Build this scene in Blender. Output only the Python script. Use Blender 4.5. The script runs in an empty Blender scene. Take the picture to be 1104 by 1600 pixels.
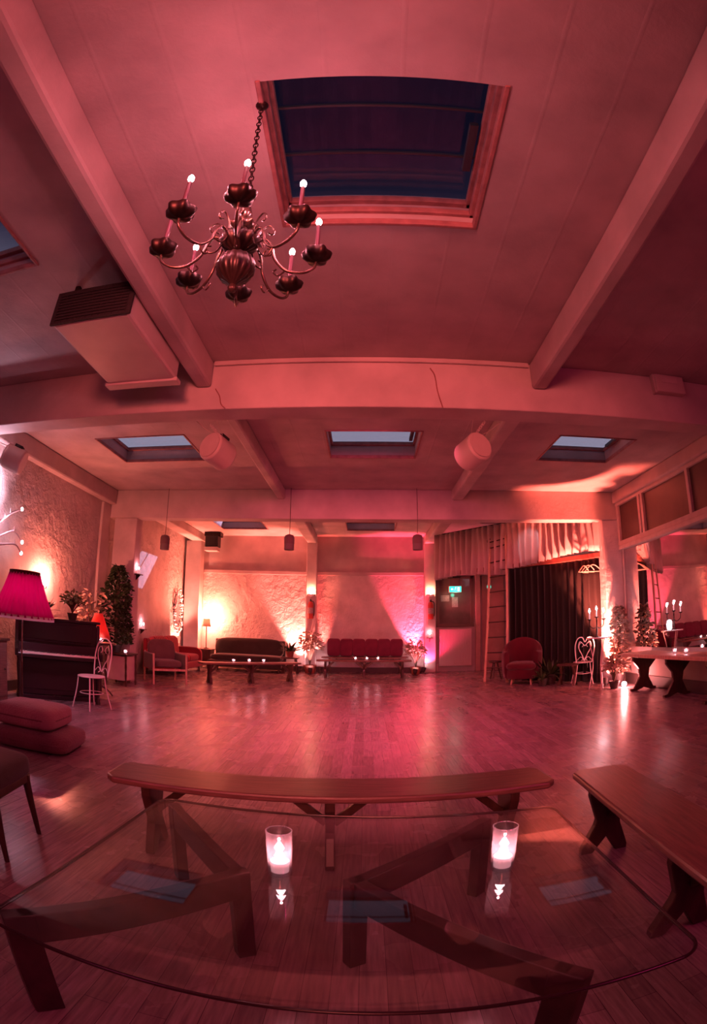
import bpy, math, random
from mathutils import Vector, Matrix, Euler

# ------------------------------------------------------------------ camera, world, lights, exposure
S = bpy.context.scene
COL = S.collection
PI = math.pi
R = math.radians

cam = bpy.data.cameras.new('camera')
camo = bpy.data.objects.new('camera', cam)
COL.objects.link(camo)
S.camera = camo
cam.type = 'PANO'
cam.panorama_type = 'FISHEYE_EQUISOLID'          # the photograph was taken through a fisheye lens
cam.sensor_fit = 'HORIZONTAL'
cam.sensor_width = 24.0
cam.sensor_height = 24.0 * 1600 / 1104
cam.fisheye_lens = 819.06 * 24.0 / 1104
cam.fisheye_fov = R(200)
cam.clip_start = 0.01
_p, _r, _y = R(12.473), R(0.55), R(-1.298)
_f = Vector((math.sin(_y) * math.cos(_p), math.cos(_y) * math.cos(_p), math.sin(_p)))
_r0 = Vector((math.cos(_y), -math.sin(_y), 0))
_u0 = _r0.cross(_f)
_rt = math.cos(_r) * _r0 + math.sin(_r) * _u0
_up = -math.sin(_r) * _r0 + math.cos(_r) * _u0
_M = Matrix((_rt, _up, -_f)).transposed().to_4x4()
_M.translation = Vector((0, 0, 1.3))
camo.matrix_world = _M

S.view_settings.view_transform = 'Standard'
S.view_settings.look = 'None'
S.view_settings.gamma = 1.0
S.view_settings.use_curve_mapping = False
S.view_settings.exposure = 0.84
S.cycles.use_denoising = True
S.cycles.sample_clamp_indirect = 4.0
S.cycles.max_bounces = 10
S.cycles.diffuse_bounces = 4
S.cycles.transparent_max_bounces = 24
S.cycles.caustics_reflective = False
S.cycles.caustics_refractive = False

# dusk sky: paler towards the horizon, deep blue overhead
W = bpy.data.worlds.new('dusk_sky')
S.world = W
W.use_nodes = True
nt = W.node_tree
nt.nodes.clear()
_o = nt.nodes.new('ShaderNodeOutputWorld')
_b = nt.nodes.new('ShaderNodeBackground')
_tc = nt.nodes.new('ShaderNodeTexCoord')
_sx = nt.nodes.new('ShaderNodeSeparateXYZ')
_cr = nt.nodes.new('ShaderNodeValToRGB')
nt.links.new(_tc.outputs['Generated'], _sx.inputs[0])
nt.links.new(_sx.outputs['Z'], _cr.inputs[0])
nt.links.new(_cr.outputs[0], _b.inputs[0])
nt.links.new(_b.outputs[0], _o.inputs[0])
_cr.color_ramp.elements[0].position = 0.0
_cr.color_ramp.elements[0].color = (1.6, 1.5, 1.7, 1)
_cr.color_ramp.elements[1].position = 0.8
_cr.color_ramp.elements[1].color = (0.010, 0.008, 0.022, 1)
_e = _cr.color_ramp.elements.new(0.42)
_e.color = (0.62, 0.55, 0.64, 1)
_e = _cr.color_ramp.elements.new(0.62)
_e.color = (0.05, 0.042, 0.085, 1)
_b.inputs[1].default_value = 0.35


def lamp(name, kind, loc, power, color, size=0.05, target=None, spot=60, blend=0.5, parent=None, size_y=None):
    d = bpy.data.lights.new(name, kind)
    d.energy = power
    d.color = color
    if kind == 'AREA':
        d.shape = 'RECTANGLE' if size_y else 'DISK'
        d.size = size
        if size_y:
            d.size_y = size_y
    else:
        d.shadow_soft_size = size
    if kind == 'SPOT':
        d.spot_size = R(spot)
        d.spot_blend = blend
    o = bpy.data.objects.new(name, d)
    COL.objects.link(o)
    o.location = loc
    if target is not None:
        o.rotation_euler = (Vector(target) - Vector(loc)).to_track_quat('-Z', 'Y').to_euler()
    if parent is not None:
        o.parent = parent
    return o


RED = (1.0, 0.10, 0.15)
PINK = (1.0, 0.045, 0.16)
ROSE = (1.0, 0.20, 0.24)
WARM = (1.0, 0.30, 0.14)
ORANGE = (1.0, 0.22, 0.10)
WHITE = (0.80, 0.78, 1.0)
CANDLE = (1.0, 0.26, 0.30)

# added coloured fill lights, unseen behind the camera and the near beam
lamp('fill_light', 'AREA', (2.8, -1.6, 3.3), 15, (1.0, 0.03, 0.24), 0.8, (1.3, 2.2, 0.0))
lamp('fill_light', 'AREA', (-2.2, -1.0, 3.3), 5, (1.0, 0.08, 0.30), 0.8, (-0.8, 3.0, 0.0))
lamp('fill_light', 'AREA', (0.2, -2.4, 1.6), 4, (1.0, 0.10, 0.11), 1.0, (0.6, 6.0, 3.4))
_fl = lamp('fill_light', 'AREA', (-0.3, -3.7, 2.9), 34, (1.0, 0.15, 0.13), 1.2, (0.0, 11.0, 2.0))
_fl.data.spread = R(52)
_fl = lamp('fill_light', 'AREA', (0.0, 5.15, 3.62), 85, (1.0, 0.10, 0.22), 0.9, (0.0, 7.6, 0.0))  # added to brighten the mid-hall floor, hidden behind the near beam
_fl.data.spread = R(130)
# street flood outside that falls in through a skylight of the rear bay
lamp('street_flood', 'SPOT', (3.0, 17.9, 8.55), 5200, (0.85, 0.8, 1.0), 0.03, (-3.2, 12.9, 3.8), 14, 0.1)
lamp('curtain_patch_spot', 'SPOT', (4.35, 11.35, 3.6), 300, (0.95, 0.85, 1.0), 0.03, (3.52, 10.85, 3.0), 34, 0.15)  # added spot behind the curtain, makes the bright patch on its cloth

# ------------------------------------------------------------------ helpers
random.seed(7)


def rgb(h):
    h = h.lstrip('#')
    c = [int(h[i:i + 2], 16) / 255 for i in (0, 2, 4)]
    return tuple(x / 12.92 if x <= 0.04045 else ((x + 0.055) / 1.055) ** 2.4 for x in c) + (1,)


def mat(name, color, rough=0.6, metal=0.0, var=0.0, vscale=6.0, bump=0.0, bscale=30.0, spec=0.5, emit=None, estr=0.0,
        stretch=None, sheen=0.0, coat=0.0):
    m = bpy.data.materials.new(name)
    m.use_nodes = True
    n = m.node_tree.nodes
    l = m.node_tree.links
    b = n['Principled BSDF']
    c = color if not isinstance(color, str) else rgb(color)
    b.inputs['Base Color'].default_value = c
    b.inputs['Roughness'].default_value = rough
    b.inputs['Metallic'].default_value = metal
    b.inputs['Specular IOR Level'].default_value = spec
    if sheen:
        b.inputs['Sheen Weight'].default_value = sheen
    if coat:
        b.inputs['Coat Weight'].default_value = coat
        b.inputs['Coat Roughness'].default_value = 0.15
    tc = n.new('ShaderNodeTexCoord')
    mp = n.new('ShaderNodeMapping')
    l.new(tc.outputs['Object'], mp.inputs[0])
    if stretch:
        mp.inputs['Scale'].default_value = stretch
    if var:
        t = n.new('ShaderNodeTexNoise')
        t.inputs['Scale'].default_value = vscale
        t.inputs['Detail'].default_value = 5
        r = n.new('ShaderNodeValToRGB')
        r.color_ramp.elements[0].position = 0.3
        r.color_ramp.elements[1].position = 0.7
        r.color_ramp.elements[0].color = tuple(x * (1 - var) for x in c[:3]) + (1,)
        r.color_ramp.elements[1].color = tuple(min(1, x * (1 + var)) for x in c[:3]) + (1,)
        l.new(mp.outputs[0], t.inputs['Vector'])
        l.new(t.outputs[0], r.inputs[0])
        l.new(r.outputs[0], b.inputs['Base Color'])
    if bump:
        t = n.new('ShaderNodeTexNoise')
        t.inputs['Scale'].default_value = bscale
        t.inputs['Detail'].default_value = 4
        bp = n.new('ShaderNodeBump')
        bp.inputs['Strength'].default_value = bump
        bp.inputs['Distance'].default_value = 0.02
        l.new(mp.outputs[0], t.inputs['Vector'])
        l.new(t.outputs[0], bp.inputs['Height'])
        l.new(bp.outputs[0], b.inputs['Normal'])
    if emit is not None:
        b.inputs['Emission Color'].default_value = emit if not isinstance(emit, str) else rgb(emit)
        b.inputs['Emission Strength'].default_value = estr
    return m


def plaster(name, color, rough_bump, scale, boards=False):
    """painted plaster; boards adds the ridges that concrete shuttering leaves"""
    m = mat(name, color, 0.75, var=0.17, vscale=2.1)
    n = m.node_tree.nodes
    l = m.node_tree.links
    b = n['Principled BSDF']
    tc = n.new('ShaderNodeTexCoord')
    a = n.new('ShaderNodeTexNoise')
    a.inputs['Scale'].default_value = scale
    a.inputs['Detail'].default_value = 7
    a.inputs['Roughness'].default_value = 0.6
    a.inputs['Distortion'].default_value = 0.25
    l.new(tc.outputs['Object'], a.inputs['Vector'])
    bp = n.new('ShaderNodeBump')
    bp.inputs['Strength'].default_value = rough_bump
    bp.inputs['Distance'].default_value = 0.05 if rough_bump < 0.9 else 0.11
    l.new(a.outputs[0], bp.inputs['Height'])
    if rough_bump > 0.9:
        z = n.new('ShaderNodeTexNoise')
        z.inputs['Scale'].default_value = 0.55
        z.inputs['Detail'].default_value = 2
        l.new(tc.outputs['Object'], z.inputs['Vector'])
        zr = n.new('ShaderNodeMapRange')
        zr.inputs['From Min'].default_value = 0.40
        zr.inputs['From Max'].default_value = 0.62
        zr.inputs['To Min'].default_value = 0.22
        zr.inputs['To Max'].default_value = 1.0
        l.new(z.outputs[0], zr.inputs[0])
        l.new(zr.outputs[0], bp.inputs['Strength'])
    last = bp
    if boards:
        w = n.new('ShaderNodeTexWave')
        w.wave_type = 'BANDS'
        w.bands_direction = 'X'
        w.inputs['Scale'].default_value = 0.83
        w.inputs['Distortion'].default_value = 0.12
        w.inputs['Detail'].default_value = 3
        w.inputs['Detail Scale'].default_value = 4
        l.new(tc.outputs['Object'], w.inputs['Vector'])
        rr = n.new('ShaderNodeValToRGB')
        rr.color_ramp.elements[0].position = 0.985
        rr.color_ramp.elements[1].position = 1.0
        l.new(w.outputs[1], rr.inputs[0])
        mk = n.new('ShaderNodeTexNoise')
        mk.inputs['Scale'].default_value = 2.2
        l.new(tc.outputs['Object'], mk.inputs['Vector'])
        mm = n.new('ShaderNodeMath')
        mm.operation = 'MULTIPLY'
        l.new(rr.outputs[0], mm.inputs[0])
        l.new(mk.outputs[0], mm.inputs[1])
        b2 = n.new('ShaderNodeBump')
        b2.inputs['Strength'].default_value = 0.16
        b2.inputs['Distance'].default_value = 0.02
        l.new(mm.outputs[0], b2.inputs['Height'])
        l.new(bp.outputs[0], b2.inputs['Normal'])
        last = b2
    l.new(last.outputs[0], b.inputs['Normal'])
    return m


def floor_mat():
    m = mat('floorboards', (0.2, 0.12, 0.1, 1), 0.3)
    n = m.node_tree.nodes
    l = m.node_tree.links
    b = n['Principled BSDF']
    tc = n.new('ShaderNodeTexCoord')
    mp = n.new('ShaderNodeMapping')
    mp.inputs['Rotation'].default_value = (0, 0, R(90))
    l.new(tc.outputs['Object'], mp.inputs[0])
    br = n.new('ShaderNodeTexBrick')
    br.offset = 0.37
    br.offset_frequency = 2
    br.inputs['Scale'].default_value = 1.0
    br.inputs['Brick Width'].default_value = 1.15
    br.inputs['Row Height'].default_value = 0.095
    br.inputs['Mortar Size'].default_value = 0.0012
    br.inputs['Mortar Smooth'].default_value = 0.2
    br.inputs['Bias'].default_value = -0.1
    br.inputs['Color1'].default_value = (0.36, 0.25, 0.26, 1)
    br.inputs['Color2'].default_value = (0.23, 0.15, 0.155, 1)
    br.inputs['Mortar'].default_value = (0.07, 0.045, 0.045, 1)
    l.new(mp.outputs[0], br.inputs['Vector'])
    g = n.new('ShaderNodeTexNoise')
    g.inputs['Scale'].default_value = 7
    g.inputs['Detail'].default_value = 8
    mg = n.new('ShaderNodeMapping')
    mg.inputs['Scale'].default_value = (9, 0.7, 1)
    l.new(tc.outputs['Object'], mg.inputs[0])
    l.new(mg.outputs[0], g.inputs['Vector'])
    gr = n.new('ShaderNodeValToRGB')
    gr.color_ramp.elements[0].position = 0.25
    gr.color_ramp.elements[0].color = (0.55, 0.55, 0.55, 1)
    gr.color_ramp.elements[1].position = 0.75
    gr.color_ramp.elements[1].color = (1.2, 1.2, 1.2, 1)
    l.new(g.outputs[0], gr.inputs[0])
    mx = n.new('ShaderNodeMix')
    mx.data_type = 'RGBA'
    mx.blend_type = 'MULTIPLY'
    mx.inputs[0].default_value = 1.0
    l.new(br.outputs['Color'], mx.inputs[6])
    l.new(gr.outputs[0], mx.inputs[7])
    l.new(mx.outputs[2], b.inputs['Base Color'])
    w = n.new('ShaderNodeTexNoise')
    w.inputs['Scale'].default_value = 1.7
    w.inputs['Detail'].default_value = 5
    l.new(tc.outputs['Object'], w.inputs['Vector'])
    mr = n.new('ShaderNodeMapRange')
    mr.inputs['To Min'].default_value = 0.17
    mr.inputs['To Max'].default_value = 0.36
    l.new(w.outputs[0], mr.inputs[0])
    l.new(mr.outputs[0], b.inputs['Roughness'])
    bp = n.new('ShaderNodeBump')
    bp.inputs['Strength'].default_value = 0.25
    bp.inputs['Distance'].default_value = 0.004
    l.new(mx.outputs[2], bp.inputs['Height'])
    l.new(bp.outputs[0], b.inputs['Normal'])
    return m


def thin_glass(name, tint=(0.95, 0.95, 0.97), rough=0.0, boost=1.0, milky=0.0):
    m = bpy.data.materials.new(name)
    m.use_nodes = True
    n = m.node_tree.nodes
    l = m.node_tree.links
    n.clear()
    o = n.new('ShaderNodeOutputMaterial')
    mx = n.new('ShaderNodeMixShader')
    t = n.new('ShaderNodeBsdfTransparent')
    t.inputs[0].default_value = tint + (1,)
    g = n.new('ShaderNodeBsdfGlossy')
    g.inputs['Roughness'].default_value = rough
    fr = n.new('ShaderNodeLayerWeight')
    fr.inputs['Blend'].default_value = 0.5
    p5 = n.new('ShaderNodeMath')
    p5.operation = 'POWER'
    p5.inputs[1].default_value = 5.0
    l.new(fr.outputs['Facing'], p5.inputs[0])
    mm = n.new('ShaderNodeMath')
    mm.operation = 'MULTIPLY_ADD'
    mm.inputs[1].default_value = 0.95 
    mm.inputs[2].default_value = 0.04 * boost
    mm.use_clamp = True
    l.new(p5.outputs[0], mm.inputs[0])
    l.new(mm.outputs[0], mx.inputs[0])
    l.new(t.outputs[0], mx.inputs[1])
    l.new(g.outputs[0], mx.inputs[2])
    out = mx
    if milky:
        df = n.new('ShaderNodeBsdfTranslucent')
        df.inputs[0].default_value = (0.8, 0.75, 0.78, 1)
        m2 = n.new('ShaderNodeMixShader')
        m2.inputs[0].default_value = milky
        l.new(mx.outputs[0], m2.inputs[1])
        l.new(df.outputs[0], m2.inputs[2])
        out = m2
    l.new(out.outputs[0], o.inputs[0])
    return m


def fabric(name, color, trans=0.0, var=0.12, vscale=5, bump=0.25, bscale=220):
    m = mat(name, color, 0.9, var=var, vscale=vscale, bump=bump, bscale=bscale, spec=0.15, sheen=0.25)
    if trans:
        n = m.node_tree.nodes
        l = m.node_tree.links
        b = n['Principled BSDF']
        o = n['Material Output']
        t = n.new('ShaderNodeBsdfTranslucent')
        t.inputs[0].default_value = b.inputs['Base Color'].default_value
        mx = n.new('ShaderNodeMixShader')
        mx.inputs[0].default_value = trans
        l.new(b.outputs[0], mx.inputs[1])
        l.new(t.outputs[0], mx.inputs[2])
        l.new(mx.outputs[0], o.inputs[0])
    return m


def glow(name, color, strength):
    m = bpy.data.materials.new(name)
    m.use_nodes = True
    n = m.node_tree.nodes
    l = m.node_tree.links
    n.clear()
    o = n.new('ShaderNodeOutputMaterial')
    e = n.new('ShaderNodeEmission')
    e.inputs[0].default_value = tuple(color[:3]) + (1,)
    e.inputs[1].default_value = strength
    l.new(e.outputs[0], o.inputs[0])
    return m


M = dict(
    paint=plaster('white_paint', (0.53, 0.43, 0.41, 1), 0.10, 14),
    ceil=plaster('ceiling_paint', (0.47, 0.375, 0.37, 1), 0.12, 11, boards=True),
    smooth=plaster('smooth_paint', (0.40, 0.31, 0.30, 1), 0.06, 20),
    rough=plaster('rough_plaster', (0.55, 0.45, 0.43, 1), 1.0, 5.5),
    brick=plaster('painted_brick', (0.72, 0.63, 0.61, 1), 0.5, 9),
    floor=floor_mat(),
    skirting=mat('dark_skirting', (0.05, 0.03, 0.03, 1), 0.6),
    frame_red=mat('skylight_frame', (0.35, 0.15, 0.14, 1), 0.6, var=0.25, vscale=12, bump=0.2, bscale=40),
    frame_dark=mat('skylight_bar', (0.05, 0.045, 0.06, 1), 0.5),
    frame_white=mat('painted_frame', (0.60, 0.47, 0.44, 1), 0.6, var=0.08, vscale=8),
    upstand=mat('skylight_upstand', (0.45, 0.40, 0.44, 1), 0.8, var=0.2, vscale=3),
    skyglass=thin_glass('skylight_glass', (0.80, 0.80, 0.9), 0.02),
    glass=thin_glass('table_glass', (0.93, 0.93, 0.94), 0.0, 1.7),
    tumbler=thin_glass('tumbler_glass', (0.93, 0.92, 0.94), 0.01, 2.5, 0.05),
    pane=mat('brown_pane', (0.10, 0.055, 0.045, 1), 0.35, var=0.15, vscale=4),
    mirror=mat('mirror_glass', (0.72, 0.70, 0.70, 1), 0.02, 1.0),
    wood=mat('bench_wood', (0.17, 0.078, 0.068, 1), 0.28, var=0.35, vscale=5, stretch=(1.2, 14, 14), bump=0.08, bscale=60),
    wood_dark=mat('dark_bench_wood', (0.06, 0.026, 0.02, 1), 0.35, var=0.3, vscale=6, stretch=(4, 4, 1)),
    wood_base=mat('table_base_wood', (0.05, 0.022, 0.022, 1), 0.35, var=0.3, vscale=5, stretch=(3, 3, 3)),
    wood_pale=mat('pale_wood', (0.58, 0.36, 0.27, 1), 0.5, var=0.2, vscale=6, stretch=(6, 6, 1)),
    piano=mat('piano_lacquer', (0.018, 0.007, 0.007, 1), 0.28, var=0.2, vscale=4, coat=0.15),
    ivory=mat('ivory_keys', (0.75, 0.62, 0.55, 1), 0.35),
    black=mat('black_gloss', (0.012, 0.01, 0.01, 1), 0.35),
    soot=mat('dark_grille', (0.02, 0.014, 0.014, 1), 0.8, bump=0.5, bscale=60),
    iron=mat('bronze_iron', (0.035, 0.02, 0.018, 1), 0.42, 0.75, var=0.3, vscale=20),
    brass=mat('aged_brass', (0.16, 0.105, 0.09, 1), 0.25, 0.75, var=0.2, vscale=14),
    ribbed=mat('bronze_bowl', (0.045, 0.026, 0.023, 1), 0.35, 0.4, var=0.3, vscale=12),
    wax=mat('candle_wax', (0.85, 0.74, 0.70, 1), 0.6, emit=(1, 0.55, 0.6, 1), estr=0.25),  # emission puts the glow of candlelight into the wax colour
    sleeve=mat('dark_candle', (0.10, 0.035, 0.06, 1), 0.45),
    wire=mat('white_wire', (0.75, 0.62, 0.62, 1), 0.4, 0.0, var=0.1, vscale=10),
    cable=mat('cable', (0.10, 0.06, 0.055, 1), 0.7),
    cord_pale=mat('pale_cord', (0.55, 0.42, 0.40, 1), 0.7),
    spk=mat('white_speaker', (0.55, 0.43, 0.40, 1), 0.5, var=0.06, vscale=5),
    grille=mat('speaker_cloth', (0.17, 0.12, 0.115, 1), 0.85, bump=0.4, bscale=160),
    acwhite=mat('heater_casing', (0.62, 0.50, 0.47, 1), 0.45, var=0.08, vscale=3),
    shade=fabric('pleated_shade', (0.55, 0.015, 0.22, 1), 0.55, var=0.1),
    trim=fabric('white_fringe', (0.8, 0.6, 0.65, 1), 0.4),
    velvet=fabric('burgundy_velvet', (0.085, 0.007, 0.018, 1)),
    striped=fabric('red_stripe', (0.42, 0.045, 0.06, 1), vscale=3),
    olive=fabric('dark_green_cloth', (0.040, 0.030, 0.026, 1)),
    cushion=fabric('plum_cushion', (0.15, 0.018, 0.05, 1), vscale=7),
    mauve=fabric('mauve_blanket', (0.17, 0.065, 0.085, 1), bump=0.6, bscale=60),
    mauve_top_lit=fabric('top_lit_mauve_blanket', (0.34, 0.14, 0.19, 1), bump=0.6, bscale=60),  # paler copy of the mauve: light from above put into the colour
    grey=fabric('grey_cloth', (0.15, 0.09, 0.085, 1)),
    curtain=fabric('cream_curtain', (0.66, 0.52, 0.50, 1), 0.22, vscale=2),
    drape=fabric('black_drape', (0.008, 0.005, 0.005, 1), vscale=2),
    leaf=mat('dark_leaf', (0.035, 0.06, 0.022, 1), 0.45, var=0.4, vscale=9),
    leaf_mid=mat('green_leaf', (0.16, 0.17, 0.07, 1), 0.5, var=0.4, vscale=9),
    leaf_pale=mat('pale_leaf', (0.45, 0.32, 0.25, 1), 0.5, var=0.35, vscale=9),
    stem=mat('stem', (0.10, 0.06, 0.035, 1), 0.7),
    soil=mat('soil', (0.02, 0.013, 0.01, 1), 0.95),
    pot=mat('terracotta', (0.26, 0.07, 0.05, 1), 0.7, var=0.15, vscale=6),
    potdark=mat('dark_pot', (0.03, 0.018, 0.018, 1), 0.6),
    extinguisher=mat('red_cylinder', (0.50, 0.06, 0.045, 1), 0.35),
    rad=mat('radiator_enamel', (0.58, 0.42, 0.42, 1), 0.45),
    paper=mat('paper', (0.40, 0.32, 0.32, 1), 0.8, var=0.25, vscale=25),
    winframe=mat('window_frame', (0.12, 0.06, 0.05, 1), 0.5),
    winglass=mat('dim_glass', (0.16, 0.10, 0.10, 1), 0.12, var=0.2, vscale=4),
    panel=mat('red_panel', (0.42, 0.22, 0.20, 1), 0.3, var=0.12, vscale=5),
    bulb=glow('lit_bulb', (1, 0.5, 0.5), 40),
    flame=glow('candle_flame', (1, 0.62, 0.66), 30),
    whitebulb=glow('white_bulb', (1.0, 0.86, 0.95), 12),
    exit=glow('exit_face', (0.03, 0.75, 0.50), 1.6),
    exit_pic=glow('exit_symbol', (0.6, 1.0, 0.9), 2.2),
    lens=glow('lamp_lens', (1.0, 0.7, 0.75), 30),
)


class MB:
    """collects shapes and links them as one mesh object"""

    def __init__(s):
        s.v, s.f = [], []

    def add(s, vs, fs, mtx=None):
        k = len(s.v)
        for p in vs:
            p = Vector(p)
            s.v.append(tuple(mtx @ p) if mtx else tuple(p))
        for f in fs:
            s.f.append(tuple(i + k for i in f))
        return s

    def box(s, c, d, rz=0, mtx=None):
        x, y, z = d[0] / 2, d[1] / 2, d[2] / 2
        vs = [(-x, -y, -z), (x, -y, -z), (x, y, -z), (-x, y, -z), (-x, -y, z), (x, -y, z), (x, y, z), (-x, y, z)]
        m = Matrix.Translation(c) @ Matrix.Rotation(rz, 4, 'Z')
        if mtx:
            m = mtx @ m
        return s.add(vs, [(3, 2, 1, 0), (4, 5, 6, 7), (0, 1, 5, 4), (1, 2, 6, 5), (2, 3, 7, 6), (3, 0, 4, 7)], m)

    def lohi(s, lo, hi):
        return s.box([(a + b) / 2 for a, b in zip(lo, hi)], [b - a for a, b in zip(lo, hi)])

    def lathe(s, prof, n=20, c=(0, 0, 0), mtx=None, lobes=0, lamp_=0.0, caps=True):
        vs, fs = [], []
        for r, z in prof:
            for i in range(n):
                a = 2 * PI * i / n
                rr = r * (1 + lamp_ * math.cos(lobes * a)) if lobes else r
                vs.append((c[0] + rr * math.cos(a), c[1] + rr * math.sin(a), c[2] + z))
        m = len(prof)
        for j in range(m - 1):
            for i in range(n):
                k = (i + 1) % n
                fs.append((j * n + i, j * n + k, (j + 1) * n + k, (j + 1) * n + i))
        if caps:
            if prof[0][0] > 1e-5:
                fs.append(tuple(reversed(range(n))))
            if prof[-1][0] > 1e-5:
                fs.append(tuple(range((m - 1) * n, m * n)))
        return s.add(vs, fs, mtx)

    def ball(s, c, r, n=16, m=10, sc=(1, 1, 1)):
        prof = [(max(1e-4, math.sin(PI * j / m)) , -math.cos(PI * j / m)) for j in range(m + 1)]
        mt = Matrix.Translation(c) @ Matrix.Diagonal((r * sc[0], r * sc[1], r * sc[2], 1))
        return s.lathe(prof, n, mtx=mt)

    def tube(s, pts, r, n=8, taper=None, close=False):
        pts = [Vector(p) for p in pts]
        vs, fs = [], []
        prev = None
        N = len(pts)
        for i, p in enumerate(pts):
            if close:
                t = pts[(i + 1) % N] - pts[i - 1]
            else:
                t = pts[min(i + 1, N - 1)] - pts[max(i - 1, 0)]
            t = t.normalized() if t.length > 1e-9 else Vector((0, 0, 1))
            if prev is None:
                a = Vector((0, 0, 1)) if abs(t.z) < 0.9 else Vector((1, 0, 0))
                u = t.cross(a).normalized()
            else:
                u = prev - t * prev.dot(t)
                u = u.normalized() if u.length > 1e-6 else t.orthogonal().normalized()
            prev = u
            w = t.cross(u)
            rr = r if taper is None else r + (taper - r) * i / max(1, N - 1)
            for k in range(n):
                a = 2 * PI * k / n
                vs.append(p + (u * math.cos(a) + w * math.sin(a)) * rr)
        rng = N if close else N - 1
        for i in range(rng):
            j = (i + 1) % N
            for k in range(n):
                q = (k + 1) % n
                fs.append((i * n + k, i * n + q, j * n + q, j * n + k))
        if not close:
            fs.append(tuple(reversed(range(n))))
            fs.append(tuple(range((N - 1) * n, N * n)))
        return s.add(vs, fs)

    def prism(s, poly, y0, y1, mtx=None):
        """poly in xz, extruded along y"""
        n = len(poly)
        vs = [(x, y0, z) for x, z in poly] + [(x, y1, z) for x, z in poly]
        fs = [tuple(range(n)), tuple(reversed(range(n, 2 * n)))]
        for i in range(n):
            k = (i + 1) % n
            fs.append((k, i, n + i, n + k))
        return s.add(vs, fs, mtx)

    def beam(s, a, b, w, h, up=(0, 0, 1)):
        """a bar of section w x h from a to b"""
        a, b = Vector(a), Vector(b)
        t = (b - a)
        L = t.length
        t.normalize()
        u = Vector(up).cross(t)
        u = u.normalized() if u.length > 1e-6 else t.orthogonal().normalized()
        v = t.cross(u)
        m = Matrix((u, v, t)).transposed().to_4x4()
        m.translation = (a + b) / 2
        return s.box((0, 0, 0), (w, h, L), mtx=m)

    def soft(s, c, d, e=0.35, n=14, rot=None, sag=0.0):
        """pillow-like rounded block (superellipsoid)"""
        def sp(x, p):
            return math.copysign(abs(x) ** p, x)
        vs, fs = [], []
        m = n
        q = 2 * n
        for j in range(m + 1):
            ph = -PI / 2 + PI * j / m
            for i in range(q):
                th = 2 * PI * i / q
                x = sp(math.cos(ph), e * 1.6) * sp(math.cos(th), e)
                y = sp(math.cos(ph), e * 1.6) * sp(math.sin(th), e)
                z = sp(math.sin(ph), e * 1.9)
                z -= sag * (1 - x * x) * (1 - y * y)
                vs.append((x * d[0] / 2, y * d[1] / 2, z * d[2] / 2))
        for j in range(m):
            for i in range(q):
                k = (i + 1) % q
                fs.append((j * q + i, j * q + k, (j + 1) * q + k, (j + 1) * q + i))
        mt = Matrix.Translation(c)
        if rot:
            mt = mt @ Euler(rot).to_matrix().to_4x4()
        return s.add(vs, fs, mt)

    def leaf(s, base, dirv, length, width, droop=0.3, twist=0.0):
        d = Vector(dirv).normalized()
        side = d.cross(Vector((0, 0, 1)))
        side = side.normalized() if side.length > 1e-4 else Vector((1, 0, 0))
        side = Matrix.Rotation(twist, 3, d) @ side
        b = Vector(base)
        vs, fs = [], []
        prof = [0.15, 0.85, 1.0, 0.7, 0.02]
        for i, wd in enumerate(prof):
            t = i / (len(prof) - 1)
            p = b + d * (length * t) - Vector((0, 0, 1)) * (droop * length * t * t)
            nrm = side.cross(d)
            vs += [p - side * width * wd / 2, p + nrm * width * wd * 0.12, p + side * width * wd / 2]
        for i in range(len(prof) - 1):
            a = i * 3
            fs += [(a, a + 1, a + 4, a + 3), (a + 1, a + 2, a + 5, a + 4)]
        return s.add(vs, fs)

    def build(s, name, m, parent=None, smooth=None, bevel=0.0, loc=None, solid=0.0):
        me = bpy.data.meshes.new(name)
        me.from_pydata(s.v, [], s.f)
        me.update()
        me.materials.append(m if not isinstance(m, str) else M[m])
        if smooth is not None:
            me.polygons.foreach_set('use_smooth', [True] * len(me.polygons))
            me.set_sharp_from_angle(angle=R(smooth))
        o = bpy.data.objects.new(name, me)
        COL.objects.link(o)
        if parent is not None:
            o.parent = parent
        if loc is not None:
            o.location = loc
        if solid:
            md = o.modifiers.new('solid', 'SOLIDIFY')
            md.thickness = solid
        if bevel:
            md = o.modifiers.new('bevel', 'BEVEL')
            md.width = bevel
            md.segments = 2
            md.limit_method = 'ANGLE'
            md.angle_limit = R(40)
        return o


def tag(o, label, cat, group=None, kind=None):
    o['label'] = label
    o['category'] = cat
    if group:
        o['group'] = group
    if kind:
        o['kind'] = kind
    return o


def thing(name, label, cat, loc=(0, 0, 0), rz=0.0, group=None):
    o = bpy.data.objects.new(name, None)
    COL.objects.link(o)
    o.empty_display_size = 0.1
    o.location = loc
    o.rotation_euler = (0, 0, rz)
    return tag(o, label, cat, group)


def copy_thing(root, loc, rz, label):
    def rec(o, parent):
        c = o.copy()
        COL.objects.link(c)
        c.parent = parent
        for ch in list(o.children):
            rec(ch, c)
        return c
    r = rec(root, None)
    r.location = loc
    r.rotation_euler = (0, 0, rz)
    r['label'] = label
    return r


def struct(name, mb, m, parent=None, **k):
    o = mb.build(name, m, parent, **k)
    if parent is None:
        o['kind'] = 'structure'
    return o


def arc(c, r, a0, a1, n, plane='xz'):
    out = []
    for i in range(n + 1):
        a = a0 + (a1 - a0) * i / n
        if plane == 'xz':
            out.append((c[0] + r * math.cos(a), c[1], c[2] + r * math.sin(a)))
        elif plane == 'yz':
            out.append((c[0], c[1] + r * math.cos(a), c[2] + r * math.sin(a)))
        else:
            out.append((c[0] + r * math.cos(a), c[1] + r * math.sin(a), c[2]))
    return out


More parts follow.
